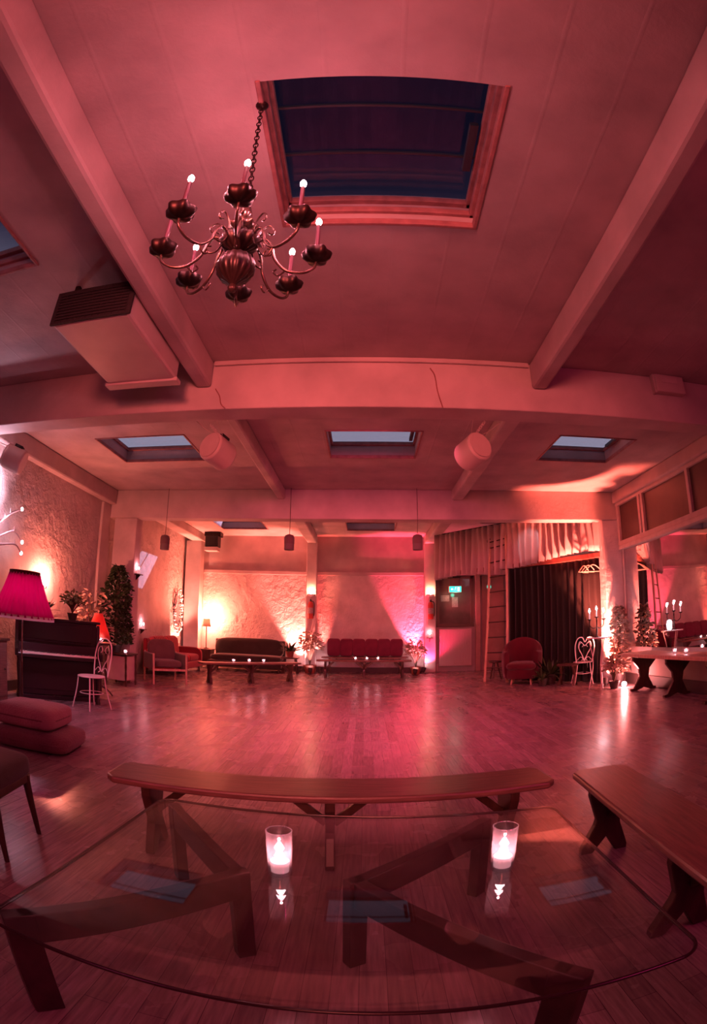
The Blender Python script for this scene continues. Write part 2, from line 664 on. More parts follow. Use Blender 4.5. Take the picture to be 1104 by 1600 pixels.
def smoothpath(pts, n=6):
    """Catmull-Rom through pts"""
    P = [Vector(p) for p in pts]
    P = [P[0] * 2 - P[1]] + P + [P[-1] * 2 - P[-2]]
    out = []
    for i in range(1, len(P) - 2):
        for k in range(n):
            t = k / n
            a, b, c, d = P[i - 1], P[i], P[i + 1], P[i + 2]
            out.append(0.5 * ((2 * b) + (c - a) * t + (2 * a - 5 * b + 4 * c - d) * t * t + (3 * b - a - 3 * c + d) * t ** 3))
    out.append(P[-2])
    return out


# ------------------------------------------------------------------ the hall
ZC = 3.80                 # ceiling
XL, XR = -5.15, 5.12      # side walls
YB, YF = 14.53, -4.0      # back wall, wall behind the camera
BA0, BA1, ZA = 4.45, 4.74, 3.283      # near cross beam
BB0, BB1, ZB = 9.36, 9.66, 3.236      # far cross beam

fl = MB().lohi((XL - 0.2, YF - 0.2, -0.1), (XR + 0.2, YB + 0.2, 0.0))
struct('floor', fl, 'floor')

HOLES = [(-3.92, -2.50, 1.35, 2.55), (-0.535, 0.73, 1.35, 2.55), (2.68, 3.95, 1.35, 2.55),
         (-3.93, -2.49, 6.42, 7.56), (-0.525, 0.752, 6.38, 7.50), (2.68, 3.93, 6.37, 7.48),
         (-3.80, -2.55, 12.30, 13.45), (-0.47, 0.775, 12.43, 13.55), (2.85, 4.20, 11.35, 12.5)]


def ceiling():
    xs = sorted({XL - 0.2, XR + 0.2} | {h[0] for h in HOLES} | {h[1] for h in HOLES})
    ys = sorted({YF - 0.2, YB + 0.2} | {h[2] for h in HOLES} | {h[3] for h in HOLES})
    mb = MB()
    for j in range(len(ys) - 1):
        run = None
        for i in range(len(xs) - 1):
            cx, cy = (xs[i] + xs[i + 1]) / 2, (ys[j] + ys[j + 1]) / 2
            hole = any(h[0] < cx < h[1] and h[2] < cy < h[3] for h in HOLES)
            if hole:
                if run is not None:
                    mb.lohi((run, ys[j], ZC), (xs[i], ys[j + 1], ZC + 0.16))
                run = None
            elif run is None:
                run = xs[i]
        if run is not None:
            mb.lohi((run, ys[j], ZC), (xs[-1], ys[j + 1], ZC + 0.16))
    return struct('ceiling', mb, 'ceil')


ceiling()

struct('wall_left', MB().lohi((XL - 0.2, YF, 0), (XL, YB, ZC)), 'rough')
struct('wall_right', MB().lohi((XR, YF, 0), (XR + 0.2, YB, ZC)), 'smooth')
struct('wall_front', MB().lohi((XL, YF - 0.2, 0), (XR, YF, ZC)), 'smooth')
struct('wall_back', MB().lohi((XL, YB, 0), (XR, YB + 0.2, ZC)), 'smooth')
# rough plaster fields of the back wall, standing 2 cm proud, and the ledge above them
struct('trim_1', MB().lohi((-4.62, YB - 0.025, 0.14), (-1.61, YB, 2.70)), 'rough')
struct('trim_2', MB().lohi((-1.32, YB - 0.025, 0.14), (1.64, YB, 2.70)), 'rough')
struct('trim_3', MB().lohi((-4.62, YB - 0.05, 2.70), (-1.61, YB, 2.80)), 'smooth', bevel=0.01)
struct('trim_4', MB().lohi((-1.32, YB - 0.05, 2.70), (1.64, YB, 2.80)), 'smooth', bevel=0.01)
struct('baseboard_back', MB().lohi((-4.62, YB - 0.04, 0), (1.64, YB, 0.14)), 'skirting', bevel=0.006)
struct('baseboard_right', MB().lohi((XR - 0.03, 3.0, 0), (XR, 9.3, 0.20)), 'skirting', bevel=0.006)
struct('baseboard_left', MB().lohi((XL, 2.0, 0), (XL + 0.03, 9.3, 0.16)), 'skirting', bevel=0.006)

# cross beams
k = 5
for (y0, y1, zb) in ((BA0, BA1, ZA), (BB0, BB1, ZB)):
    struct('trim_%d' % k, MB().lohi((XL, y0, zb), (XR, y1, ZC)), 'paint', bevel=0.012)
    k += 1
# mouldings where ceiling and near beam meet
struct('trim_%d' % k, MB().lohi((-1.49, BA0 - 0.035, ZC - 0.05), (1.62, BA0, ZC)), 'paint', bevel=0.01)
k += 1
# long joists, bay by bay
for (x0, x1, y0, y1, zb) in (
        (-1.655, -1.495, YF, BA0, 3.52), (1.630, 1.785, YF, BA0, 3.52),
        (-4.98, -4.75, YF, BA0, 3.50), (4.80, 5.12, YF, BA0, 3.50),
        (-1.625, -1.480, BA1, BB0, 3.60), (1.603, 1.820, BA1, BB0, 3.60),
        (-5.15, -4.973, BA1, BB0, 3.494), (4.96, 5.12, BA1, BB0, 3.56),
        (-1.60, -1.33, BB1, YB, 3.58), (1.66, 1.95, BB1, YB, 3.58), (-4.95, -4.60, BB1, YB, 3.58)):
    struct('trim_%d' % k, MB().lohi((x0, y0, zb), (x1, y1, ZC)), 'paint', bevel=0.03)
    k += 1
# columns
for (x0, x1, y0, y1, z1, mm) in (
        (-4.99, -4.475, BB0 + 0.02, BB1, ZB, 'paint'), (4.70, 5.12, BB0 + 0.02, BB1, ZB, 'brick'),
        (-5.09, -4.63, YB - 0.36, YB, 3.58, 'paint'), (-1.606, -1.321, YB - 0.22, YB, 3.58, 'paint'),
        (1.651, 1.955, YB - 0.22, YB, 3.58, 'paint')):
    struct('trim_%d' % k, MB().lohi((x0, y0, 0), (x1, y1, z1)), mm, bevel=0.015)
    k += 1
# vertical painted strip where the rough wall meets the column
struct('trim_%d' % k, MB().lohi((XL, 9.02, 0), (XL + 0.06, 9.36, 3.49)), 'paint', bevel=0.01)
k += 1

# glazed upper wall over the mirror (right-hand side)
fr = MB()
fr.lohi((5.02, 3.4, 3.50), (5.12, 9.36, 3.56))
fr.lohi((5.02, 3.4, 2.70), (5.12, 9.36, 2.79))
for y in (9.31, 8.40, 8.28, 6.70, 5.1, 3.5):
    fr.lohi((5.03, y - 0.04, 2.74), (5.11, y + 0.04, 3.52))
w6 = bpy.data.objects.new('window_6', None)
COL.objects.link(w6)
w6['kind'] = 'structure'
fr.build('window_frame', 'frame_white', w6, bevel=0.008)
for (y0, y1) in ((8.44, 9.27), (6.74, 8.24), (5.14, 6.66), (3.54, 5.06)):
    MB().lohi((5.085, y0, 2.79), (5.105, y1, 3.50)).build('window_pane', 'pane', w6)
struct('trim_%d' % k, MB().lohi((5.0, 4.0, 2.62), (5.12, 9.3, 2.70)), 'frame_white', bevel=0.01)
k += 1
mir = thing('wall_mirror', 'long frameless wall mirror under the brown glazed panes', 'mirror', (5.105, 6.6, 0.72))
MB().lohi((-0.012, -2.6, 0.0), (0.012, 2.63, 1.90)).build('mirror_glass', 'mirror', mir)
MB().lohi((-0.03, 2.63, 0.0), (0.012, 2.70, 1.90)).build('edge_strip', 'frame_white', mir, bevel=0.004)

# skylights
def skylight(i, h, bars, red):
    x0, x1, y0, y1 = h
    e = bpy.data.objects.new('window_%d' % i, None)
    COL.objects.link(e)
    e['kind'] = 'structure'
    zt = ZC + (0.30 if red else 0.20 if i == 16 else 0.26)
    u = MB()
    t = 0.05
    u.lohi((x0 - t, y0 - t, ZC + 0.16), (x0, y1 + t, zt))
    u.lohi((x1, y0 - t, ZC + 0.16), (x1 + t, y1 + t, zt))
    u.lohi((x0, y0 - t, ZC + 0.16), (x1, y0, zt))
    u.lohi((x0, y1, ZC + 0.16), (x1, y1 + t, zt))
    u.build('window_upstand', 'upstand', e)
    f = MB()
    a = 0.018 if red else 0.015
    for z0, q in ((ZC - 0.012, 0.0), (ZC + 0.10, 0.012), (ZC + 0.20, 0.024)) if red else ((ZC - 0.012, 0.0), (ZC + 0.19, 0.02)):
        f.lohi((x0 - 0.01, y0 - 0.01, z0), (x0 + a + q, y1 + 0.01, z0 + 0.05))
        f.lohi((x1 - a - q, y0 - 0.01, z0), (x1 + 0.01, y1 + 0.01, z0 + 0.05))
        if not red or z0 > ZC:
            f.lohi((x0, y0 - 0.01, z0), (x1, y0 + 0.012, z0 + 0.05))
        f.lohi((x0, y1 - a - q, z0), (x1, y1 + 0.01, z0 + 0.05))
    f.build('window_frame', 'frame_red', e, bevel=0.006)
    b = MB()
    for yy in bars:
        b.lohi((x0, yy - 0.008, zt - 0.02), (x1, yy + 0.008, zt))
    b.lohi((x1 - 0.11, y0 + 0.45, zt - 0.09), (x1 - 0.06, y0 + 0.85, zt - 0.05))
    b.build('window_bar', 'frame_dark', e)
    MB().lohi((x0, y0, zt), (x1, y1, zt + 0.008)).build('window_glass', 'skyglass', e)


for i, h in enumerate(HOLES):
    n_ = i + 10 if i >= 5 else i + 1
    big = i in (0, 1, 2)
    skylight(n_, h, (h[2] + 0.38, h[2] + 0.78) if big else (h[2] + 0.57,), big)

# interior window over the radiator, and the panel wall beside it
wn = bpy.data.objects.new('window_9', None)
COL.objects.link(wn)
wn['kind'] = 'structure'
f = MB()
f.lohi((2.00, YB - 0.06, 1.28), (2.08, YB, 2.68)).lohi((2.96, YB - 0.06, 1.28), (3.06, YB, 2.68))
f.lohi((2.0, YB - 0.06, 2.60), (3.06, YB, 2.68)).lohi((2.0, YB - 0.08, 1.26), (3.06, YB, 1.34))
f.build('window_frame', 'winframe', wn, bevel=0.006)
MB().lohi((2.08, YB - 0.03, 1.34), (2.96, YB - 0.02, 2.60)).build('window_glass', 'winglass', wn)
struct('trim_%d' % k, MB().lohi((3.10, YB - 0.12, 0), (3.24, YB, 2.75)), 'panel', bevel=0.01)
k += 1
struct('trim_%d' % k, MB().lohi((3.30, YB - 0.05, 0), (3.95, YB, 2.7)), 'panel', bevel=0.01)
k += 1
struct('trim_%d' % k, MB().lohi((1.96, YB - 0.10, 2.70), (4.0, YB, 2.82)), 'frame_white', bevel=0.01)
k += 1

# mezzanine deck edge running diagonally from the rear column to the brick column
DA, DB = Vector((1.80, 13.05, 0)), Vector((4.74, 9.52, 0))
dd = (DB - DA).normalized()
dn = Vector((dd.y, -dd.x, 0))        # behind the curtain (towards the corner)
if dn.x < 0:
    dn = -dn
mb = MB()
mb.beam(DA + Vector((0, 0, 2.58)) + dn * 0.06, DB + Vector((0, 0, 2.58)) + dn * 0.06, 0.10, 0.10)
struct('trim_%d' % k, mb, 'pot', bevel=0.008)
k += 1


def wavy(a, b, z0f, z1, waves, amp, m, n=None, drift=0.0, seed=1):
    """a hanging cloth from a to b; z0f(t) gives the hem"""
    rnd = random.Random(seed)
    a, b = Vector(a), Vector(b)
    t_ = (b - a).normalized()
    nn = Vector((t_.y, -t_.x, 0))
    n = n or waves * 10
    ph = [rnd.uniform(-0.6, 0.6) for _ in range(waves + 2)]
    rows = 7
    vs, fs = [], []
    for j in range(rows + 1):
        v = j / rows
        for i in range(n + 1):
            t = i / n
            w = t * waves
            off = math.sin(2 * PI * w + ph[int(w)] * v) * amp * (0.45 + 0.55 * v) + 0.35 * amp * math.sin(5.1 * w + 2 * v)
            p = a + (b - a) * t + nn * off
            z = z1 + (z0f(t) - z1) * v
            vs.append((p.x, p.y, z))
    for j in range(rows):
        for i in range(n):
            q = j * (n + 1) + i
            fs.append((q, q + 1, q + n + 2, q + n + 1))
    mb = MB()
    mb.add(vs, fs)
    return mb


cu = thing('mezzanine_curtain', 'long cream pleated curtain hanging along the mezzanine edge above the black drape', 'curtain', (0, 0, 0))
hem = lambda t: 2.55 + 0.06 * math.sin(9 * t) - (0.12 if t < 0.45 else 0.0) + 0.07 * t
wavy(DA - dn * 0.03, DB - dn * 0.03, hem, 3.57, 27, 0.085, M['curtain'], seed=3).build('cloth', 'curtain', cu, smooth=80, solid=0.004)
MB().tube([DA + Vector((0, 0, 3.58)) - dn * 0.03, DB + Vector((0, 0, 3.58)) - dn * 0.03], 0.014).build('rail', 'iron', cu, smooth=40)
dr = thing('stage_drape', 'black floor-length drape closing the space under the mezzanine', 'curtain', (0, 0, 0))
A2 = DA + (DB - DA) * 0.47 + dn * 0.10
B2 = DB + dn * 0.10 - dd * 0.1
wavy(A2, B2, lambda t: 0.02, 2.52, 15, 0.035, M['drape'], seed=8).build('cloth', 'drape', dr, smooth=80, solid=0.004)
MB().tube([A2 + Vector((0, 0, 2.525)), B2 + Vector((0, 0, 2.525))], 0.012).build('rail', 'iron', dr, smooth=40)

# ------------------------------------------------------------------ benches
def make_bench(label, L, Wd, H, loc, rz, group):
    t = thing('trestle_bench', label, 'bench', loc, rz, group)
    sb = MB()
    pts = []
    hw = Wd / 2
    c = 0.05
    poly = [(-L / 2 + c, -hw), (L / 2 - c, -hw), (L / 2, -hw + c), (L / 2, hw - c), (L / 2 - c, hw), (-L / 2 + c, hw), (-L / 2, hw - c), (-L / 2, -hw + c)]
    n = len(poly)
    vs = [(x, y, H - 0.04) for x, y in poly] + [(x, y, H) for x, y in poly]
    fs = [tuple(reversed(range(n))), tuple(range(n, 2 * n))] + [(i, (i + 1) % n, n + (i + 1) % n, n + i) for i in range(n)]
    sb.add(vs, fs)
    sb.build('seat_board', 'wood', t, bevel=0.012)
    h = H - 0.04
    q = Wd
    half = [(0.36, h), (0.36, h - 0.06), (0.20, h * 0.50), (0.22, h * 0.42), (0.40, 0.03), (0.40, 0.0), (0.20, 0.0)]
    poly = [(x * q, z) for x, z in half] + [(0, 0.10)] + [(-x * q, z) for x, z in reversed(half)]
    xs = (-L / 2 + 0.22, 0.0, L / 2 - 0.22)
    for x in xs:
        m_ = Matrix.Translation((x, 0, 0)) @ Matrix.Rotation(PI / 2, 4, 'Z')
        MB().prism(poly, -0.025, 0.025, m_).build('pedestal', 'wood_dark', t, bevel=0.006)
    for x, s in ((xs[0], 1), (xs[1], -1), (xs[1], 1), (xs[2], -1)):
        MB().beam((x + s * 0.02, 0, h - 0.17), (x + s * 0.20, 0, h - 0.015), 0.045, 0.03, up=(0, 1, 0)).build('brace', 'wood_dark', t, bevel=0.004)
    return t


b1 = make_bench('long wooden trestle bench crosswise just behind the glass table', 2.33, 0.34, 0.45, (-0.165, 2.615, 0), R(3.5), 'wooden trestle benches')
copy_thing(b1, (1.225, 1.50, 0), R(86.0), 'wooden trestle bench standing endways beside the glass table')
copy_thing(b1, (-2.40, 11.05, 0), R(36), 'wooden trestle bench holding three candles before the dark green sofa')
copy_thing(b1, (0.0, 12.95, 0), R(1), 'wooden trestle bench holding three candles before the plum cushions')
copy_thing(b1, (0.02, 14.18, 0), R(0), 'trestle bench against the rear wall with a row of plum cushions')

# long table beside the mirror
rt = thing('trestle_table', 'long wooden trestle table standing along the wall mirror', 'table', (4.79, 6.6, 0), 0)
MB().lohi((-0.30, -2.2, 0.60), (0.30, 1.75, 0.66)).build('table_top', 'wood_pale', rt, bevel=0.01)
half = [(0.24, 0.60), (0.24, 0.52), (0.11, 0.38), (0.09, 0.24), (0.20, 0.05), (0.26, 0.04), (0.26, 0.0), (0.15, 0.0)]
for y in (1.45, 0.35, -0.75, -1.85):
    MB().prism(half + [(0, 0.05)] + [(-x, z) for x, z in reversed(half)], y - 0.03, y + 0.03).build('pedestal', 'wood_dark', rt, bevel=0.006)

# ------------------------------------------------------------------ glass table
gt = thing('glass_table', 'low table with a big clear glass top on two angled wooden frames', 'table', (-0.05, 1.575, 0), R(-1.5))
def rrect(hx, hy, r, n=8):
    out = []
    for cx, cy, a0 in ((hx - r, hy - r, 0), (-hx + r, hy - r, PI / 2), (-hx + r, -hy + r, PI), (hx - r, -hy + r, 1.5 * PI)):
        for i in range(n + 1):
            a = a0 + PI / 2 * i / n
            out.append((cx + r * math.cos(a), cy + r * math.sin(a)))
    return out
pl = rrect(0.905, 0.68, 0.07)
n = len(pl)
mb = MB()
mb.add([(x, y, 0.412) for x, y in pl] + [(x, y, 0.424) for x, y in pl],
       [tuple(reversed(range(n))), tuple(range(n, 2 * n))] + [(i, (i + 1) % n, n + (i + 1) % n, n + i) for i in range(n)])
mb.build('glass_top', 'glass', gt)
er = MB()
er.tube([(x * 1.0008, y * 1.001, 0.418) for x, y in pl], 0.0062, 6, close=True)
er.build('glass_edge', mat('dark_glass_edge', (0.03, 0.012, 0.018, 1), 0.15), gt, smooth=60)
def zframe(A, B, C):
    fr_ = MB()
    for p, q in ((A, B), (B, C)):
        fr_.beam((p[0], p[1], 0.355), (q[0], q[1], 0.355), 0.05, 0.11, up=(0, 0, 1))
    f_ = fr_.build('angled_frame', 'wood_base', gt, bevel=0.005)
    for p, w in ((A, 0.075), (B, 0.07), (C, 0.105)):
        an = math.atan2(B[1] - p[1], B[0] - p[0]) if p is not B else 0.6
        MB().box((p[0], p[1], 0.205), (w, 0.055, 0.41), an).build('leg', 'wood_base', gt, bevel=0.005)
zframe((-0.82, 0.63), (-0.37, 0.06), (-0.86, -0.58))
zframe((0.56, 0.62), (0.03, 0.06), (0.57, -0.58))

# ------------------------------------------------------------------ candles in glasses
def make_votive(name, label, loc, r, h, group, power, big=False):
    t = thing(name, label, 'candle', loc, 0, group)
    g = MB()
    prof = [(r * 0.92, 0), (r, h * 0.5), (r * 1.03, h), (r * 0.97, h), (r * 0.93, h * 0.5), (r * 0.84, 0.012)]
    g.lathe([(0.0001, 0.0)] + prof + [(0.0001, 0.012)], 24, caps=False)
    g.tube([(r * 1.0 * math.cos(2 * PI * i / 24), r * 1.0 * math.sin(2 * PI * i / 24), h) for i in range(24)], r * 0.045, 6, close=True)
    g.build('glass_tumbler', 'tumbler', t, smooth=40)
    c = MB()
    ch = 0.055 if big else h * 0.45
    c.lathe([(0.0001, 0.013), (r * 0.72, 0.013), (r * 0.74, ch), (r * 0.6, ch + 0.003), (0.0001, ch - 0.002)], 18)
    wx = c.build('wax', 'wax', t, smooth=40)
    f_ = MB()
    fh = 0.046 if big else 0.03
    fw = 0.017 if big else 0.018
    f_.lathe([(0.0001, ch), (fw * 0.7, ch + fh * 0.2), (fw, ch + fh * 0.4), (fw * 0.6, ch + fh * 0.7), (0.0001, ch + fh)], 10)
    f_.build('flame', 'flame', wx, smooth=60)
    lamp('candle_light', 'POINT', (0, 0, ch + fh + 0.006), power, CANDLE, 0.004, parent=t)
    return t


v1 = make_votive('votive_candle', 'tall glass tumbler with burning tealight, on glass table before the bench centre leg', (-0.270, 1.629, 0.424), 0.043, 0.175, 'tumblers with tealights on the glass table', 1.5, True)
v2 = copy_thing(v1, (0.478, 1.636, 0.424), 0.4, 'tall glass tumbler with burning tealight, on glass table nearer the endways bench')
sm = 'small candles on the benches'
s0 = make_votive('votive_candle', 'small burning candle on bench before green sofa, nearest the striped sofa', (-2.73, 10.82, 0.45), 0.036, 0.075, sm, 0.5)
for (p, lb) in (
        ((-2.44, 11.03, 0.45), 'small burning candle on bench before green sofa, middle of its three'),
        ((-2.16, 11.22, 0.45), 'small burning candle on bench before green sofa, nearest the bright plants'),
        ((-0.21, 12.95, 0.45), 'small burning candle on bench before plum cushions, first of three from the green sofa'),
        ((0.07, 12.95, 0.45), 'small burning candle on bench before plum cushions, middle of its three'),
        ((0.34, 12.96, 0.45), 'small burning candle on bench before plum cushions, nearest the radiator'),
        ((4.80, 7.05, 0.66), 'small burning candle on the mirror table, farther of the two'),
        ((4.80, 6.72, 0.66), 'small burning candle on the mirror table, nearer of the two')):
    copy_thing(s0, p, 0, lb)

# ------------------------------------------------------------------ chandelier
ch = thing('chandelier', 'dark bronze eight-arm candle chandelier on a chain beside the big skylight', 'chandelier', (-0.487, 1.52, 0))
cn = MB()
zz = 3.79
x0_, x1_ = -0.043, 0.0
kk = 0
while zz > 3.02:
    t = (3.79 - zz) / 0.78
    cx = x0_ + (x1_ - x0_) * t
    ring = []
    for i in range(12):
        a = 2 * PI * i / 12
        u, v = 0.011 * math.cos(a), 0.021 * math.sin(a)
        ring.append((cx + (u if kk % 2 else 0), (0 if kk % 2 else u), zz - 0.021 + v))
    cn.tube(ring, 0.0032, 6, close=True)
    zz -= 0.034
    kk += 1
cn.build('chain', 'iron', ch, smooth=50)
MB().lathe([(0.0001, 3.80), (0.035, 3.80), (0.03, 3.785), (0.008, 3.77), (0.0001, 3.77)], 14, c=(x0_, 0, 0)).build('ceiling_hook', 'iron', ch, smooth=40)
MB().ball((0, 0, 2.99), 0.030).build('glass_ball', 'brass', ch, smooth=60)
MB().lathe([(0.0001, 2.965), (0.010, 2.96), (0.016, 2.93), (0.028, 2.885), (0.030, 2.87), (0.012, 2.85), (0.016, 2.84), (0.038, 2.825), (0.046, 2.80), (0.03, 2.775), (0.014, 2.76), (0.012, 2.72), (0.0001, 2.72)], 20).build('stem', 'brass', ch, smooth=50)
MB().lathe([(0.012, 2.80), (0.05, 2.815), (0.06, 2.80), (0.05, 2.785), (0.012, 2.765)], 32, lobes=8, lamp_=0.14).build('upper_bowl', 'brass', ch, smooth=60)
MB().lathe([(0.02, 2.735), (0.058, 2.742), (0.078, 2.728), (0.080, 2.715), (0.062, 2.685), (0.035, 2.665), (0.018, 2.655)], 64, lobes=16, lamp_=0.07).build('arm_hub', 'ribbed', ch, smooth=60)
MB().lathe([(0.016, 2.655), (0.03, 2.645), (0.062, 2.62), (0.074, 2.585), (0.070, 2.55), (0.05, 2.518), (0.022, 2.50), (0.012, 2.49), (0.018, 2.478), (0.014, 2.462), (0.0001, 2.452)], 64, lobes=16, lamp_=0.05).build('ribbed_ball', 'ribbed', ch, smooth=60)
for q in range(8):
    a = R(-168 + 45 * q)
    ca, sa = math.cos(a), math.sin(a)
    P = lambda r, z: (r * ca, r * sa, z)
    rad_ = 0.305
    am = MB()
    am.tube(smoothpath([P(0.06, 2.715), P(0.10, 2.735), P(0.125, 2.70), P(0.145, 2.63), P(0.19, 2.578), P(0.25, 2.572), P(0.295, 2.60), P(rad_, 2.645)], 6), 0.0062, 8)
    am.tube(smoothpath([P(0.06, 2.72), P(0.075, 2.78), P(0.105, 2.815), P(0.13, 2.79), P(0.122, 2.765), P(0.105, 2.775)], 5), 0.0038, 6)
    am.tube(smoothpath([P(0.07, 2.70), P(0.09, 2.655), P(0.125, 2.65), P(0.13, 2.68), P(0.11, 2.685)], 5), 0.0035, 6)
    am.tube(smoothpath([P(0.19, 2.578), P(0.165, 2.548), P(0.145, 2.565), P(0.155, 2.58)], 5), 0.0035, 6)
    arm_ = am.build('arm', 'brass', ch, smooth=60)
    c = P(rad_, 0)
    MB().lathe([(0.010, 2.634), (0.034, 2.641), (0.050, 2.656), (0.056, 2.680), (0.053, 2.686), (0.044, 2.664), (0.012, 2.650)], 48, c=c, lobes=6, lamp_=0.10).build('drip_pan', 'iron', arm_, smooth=60)
    cup = MB()
    cup.lathe([(0.009, 2.655), (0.014, 2.665), (0.0145, 2.69), (0.011, 2.692), (0.0001, 2.692)], 12, c=c)
    cup.build('candle_cup', 'iron', arm_, smooth=50)
    MB().lathe([(0.0001, 2.685), (0.0085, 2.686), (0.0085, 2.840), (0.007, 2.845), (0.0001, 2.845)], 12, c=c).build('candle', 'sleeve', arm_, smooth=40)
    MB().lathe([(0.0001, 2.842), (0.007, 2.846), (0.0125, 2.859), (0.012, 2.872), (0.006, 2.884), (0.0001, 2.890)], 12, c=c).build('candle_bulb', 'bulb', arm_, smooth=60)
    lamp('bulb_light', 'POINT', (c[0], c[1], 2.915), 2.3, (1, 0.20, 0.275), 0.02, parent=ch)

# ------------------------------------------------------------------ ceiling things
ac = thing('air_heater', 'boxy white ceiling air heater with dark grille hanging beside the long joist', 'heater', (-2.02, 3.35, 3.36))
MB().lohi((-0.35, -0.52, 0.0), (0.35, 0.62, 0.30)).build('casing', 'acwhite', ac, bevel=0.03)
g = MB()
for i in range(9):
    z = 0.03 + i * 0.028
    g.lohi((-0.32, -0.545, z), (0.32, -0.52, z + 0.012))
for i in range(12):
    x = -0.32 + i * 0.058
    g.lohi((x, -0.54, 0.02), (x + 0.006, -0.515, 0.28))
g.build('grille', 'soot', ac)
MB().lohi((-0.36, -0.535, 0.0), (0.36, -0.515, 0.30)).build('grille_backing', 'soot', ac)
MB().lohi((-0.37, 0.55, -0.02), (0.37, 0.66, 0.02)).build('outlet_lip', 'acwhite', ac, bevel=0.01)
for x in (-0.28, 0.28):
    for y in (-0.4, 0.5):
        MB().lohi((x - 0.02, y - 0.02, 0.29), (x + 0.02, y + 0.02, 0.44)).build('hanger_bracket', 'iron', ac)

al = thing('alarm_box', 'small white alarm box screwed to the near cross beam under the ceiling', 'alarm', (3.30, BA0 - 0.045, 3.70))
MB().lohi((-0.20, -0.045, -0.11), (0.20, 0.045, 0.10)).build('casing', 'spk', al, bevel=0.012)
MB().lohi((-0.12, -0.052, 0.0), (0.10, -0.044, 0.07)).build('label_plate', 'frame_white', al, bevel=0.003)
MB().lohi((-0.22, -0.02, -0.12), (-0.19, 0.045, 0.11)).build('side_plate', 'spk', al, bevel=0.004)


def make_speaker(label, loc, rz, tilt, tops):
    t = thing('hanging_speaker', label, 'loudspeaker', loc, rz, 'white loudspeakers hung from the near cross beam')
    pr = [(0.15 * math.cos(a), 0.16 * math.sin(a)) for a in [R(x) for x in range(-75, 256, 15)]]
    rot = Matrix.Rotation(tilt, 4, 'X')
    MB().prism(pr, -0.14, 0.14, rot).build('cabinet', 'spk', t, smooth=50, bevel=0.02)
    MB().prism([(x * 0.86, z * 0.86) for x, z in pr], -0.152, -0.135, rot).build('speaker_grille', 'spk', t, smooth=50)
    MB().box((0.02, 0.0, 0.155), (0.10, 0.12, 0.05), mtx=rot).build('mounting_bracket', 'soot', t, bevel=0.006)
    for i, q in enumerate(tops):
        pth = [(0.02 + 0.03 * (i - 1), 0.0, 0.16), ((0.02 + q[0]) / 2 + 0.02 * (i - 1), q[1] * 0.5, (0.16 + q[2]) / 2 - 0.01), q]
        if i == 1:
            cn = MB()
            A, B = Vector(pth[0]), Vector(q)
            nl = int((B - A).length / 0.03)
            for j in range(nl):
                c = A + (B - A) * (j + 0.5) / nl
                ring = []
                for s_ in range(8):
                    a = 2 * PI * s_ / 8
                    u, v = 0.009 * math.cos(a), 0.02 * math.sin(a)
                    ring.append((c.x + (u if j % 2 else 0), c.y + (0 if j % 2 else u), c.z + v))
                cn.tube(ring, 0.003, 5, close=True)
            cn.build('chain', 'cord_pale', t, smooth=60)
        else:
            MB().tube(smoothpath(pth, 5), 0.004, 6).build('suspension_cord', 'cord_pale', t, smooth=60)
    return t


tp = [(-0.14, -0.02, 0.52), (0.02, -0.06, 0.60), (0.20, -0.10, 0.36)]
sp = make_speaker('white loudspeaker hung beneath the near cross beam beside the joist nearest the piano', (-1.535, 5.02, 3.05), R(-25), R(-12), [(-0.13, -0.30, 0.30), (0.03, -0.20, 0.236), (0.18, -0.28, 0.24)])
make_speaker('white loudspeaker hung beneath the near cross beam beside the joist facing the mirror side', (1.105, 5.02, 3.05), R(25), R(-12), [(-0.16, -0.26, 0.25), (-0.03, -0.28, 0.24), (0.14, -0.30, 0.24)])
make_speaker('white loudspeaker hung beneath the near cross beam close to the rough plaster wall', (-4.28, 5.0, 3.05), R(-65), R(-18), [(-0.12, -0.30, 0.236), (0.02, -0.20, 0.24), (0.15, -0.28, 0.24)])

for i, (x, z, lb) in enumerate(((-3.785, 2.735, 'small grey pendant loudspeaker on a straight cord, nearest the rough plaster wall'),
                                (-1.365, 2.775, 'small grey pendant loudspeaker hanging in line with the column of bright plants'),
                                (0.948, 2.79, 'small grey pendant loudspeaker hanging in line with the pink-lit column'))):
    if i == 0:
        t = thing('pendant_speaker', lb, 'loudspeaker', (x, 9.28, z), 0, 'grey pendant loudspeakers at the far cross beam')
        MB().lathe([(0.0001, -0.13), (0.085, -0.13), (0.09, -0.12), (0.09, 0.10), (0.075, 0.13), (0.03, 0.15), (0.0001, 0.15)], 24).build('body', 'grille', t, smooth=40)
        MB().lathe([(0.092, -0.02), (0.094, 0.0), (0.094, 0.09), (0.078, 0.135), (0.03, 0.155), (0.0001, 0.156)], 24, caps=False).build('cap', 'grey', t, smooth=40)
        MB().tube([(0, 0, 0.15), (0.004, 0, 0.4), (0.0, 0, ZC - z)], 0.005, 6).build('cord', 'cable', t, smooth=60)
        p0 = t
    else:
        copy_thing(p0, (x, 9.28, z), 0, lb)

pj = thing('wall_heater', 'black boxed device bracketed high beside the corner column of the rear bay', 'device', (-4.25, 14.05, 3.38))
MB().lohi((-0.19, -0.16, 0.0), (0.19, 0.16, 0.30)).build('casing', 'black', pj, bevel=0.015)
MB().lohi((-0.20, -0.18, -0.12), (0.18, 0.10, -0.01)).build('pale_base', 'spk', pj, bevel=0.012)
MB().lohi((-0.24, -0.10, 0.30), (0.24, 0.20, 0.42)).build('ceiling_bracket', 'iron', pj, bevel=0.01)
MB().lohi((-0.14, -0.172, 0.05), (0.14, -0.158, 0.25)).build('front_grille', 'soot', pj)

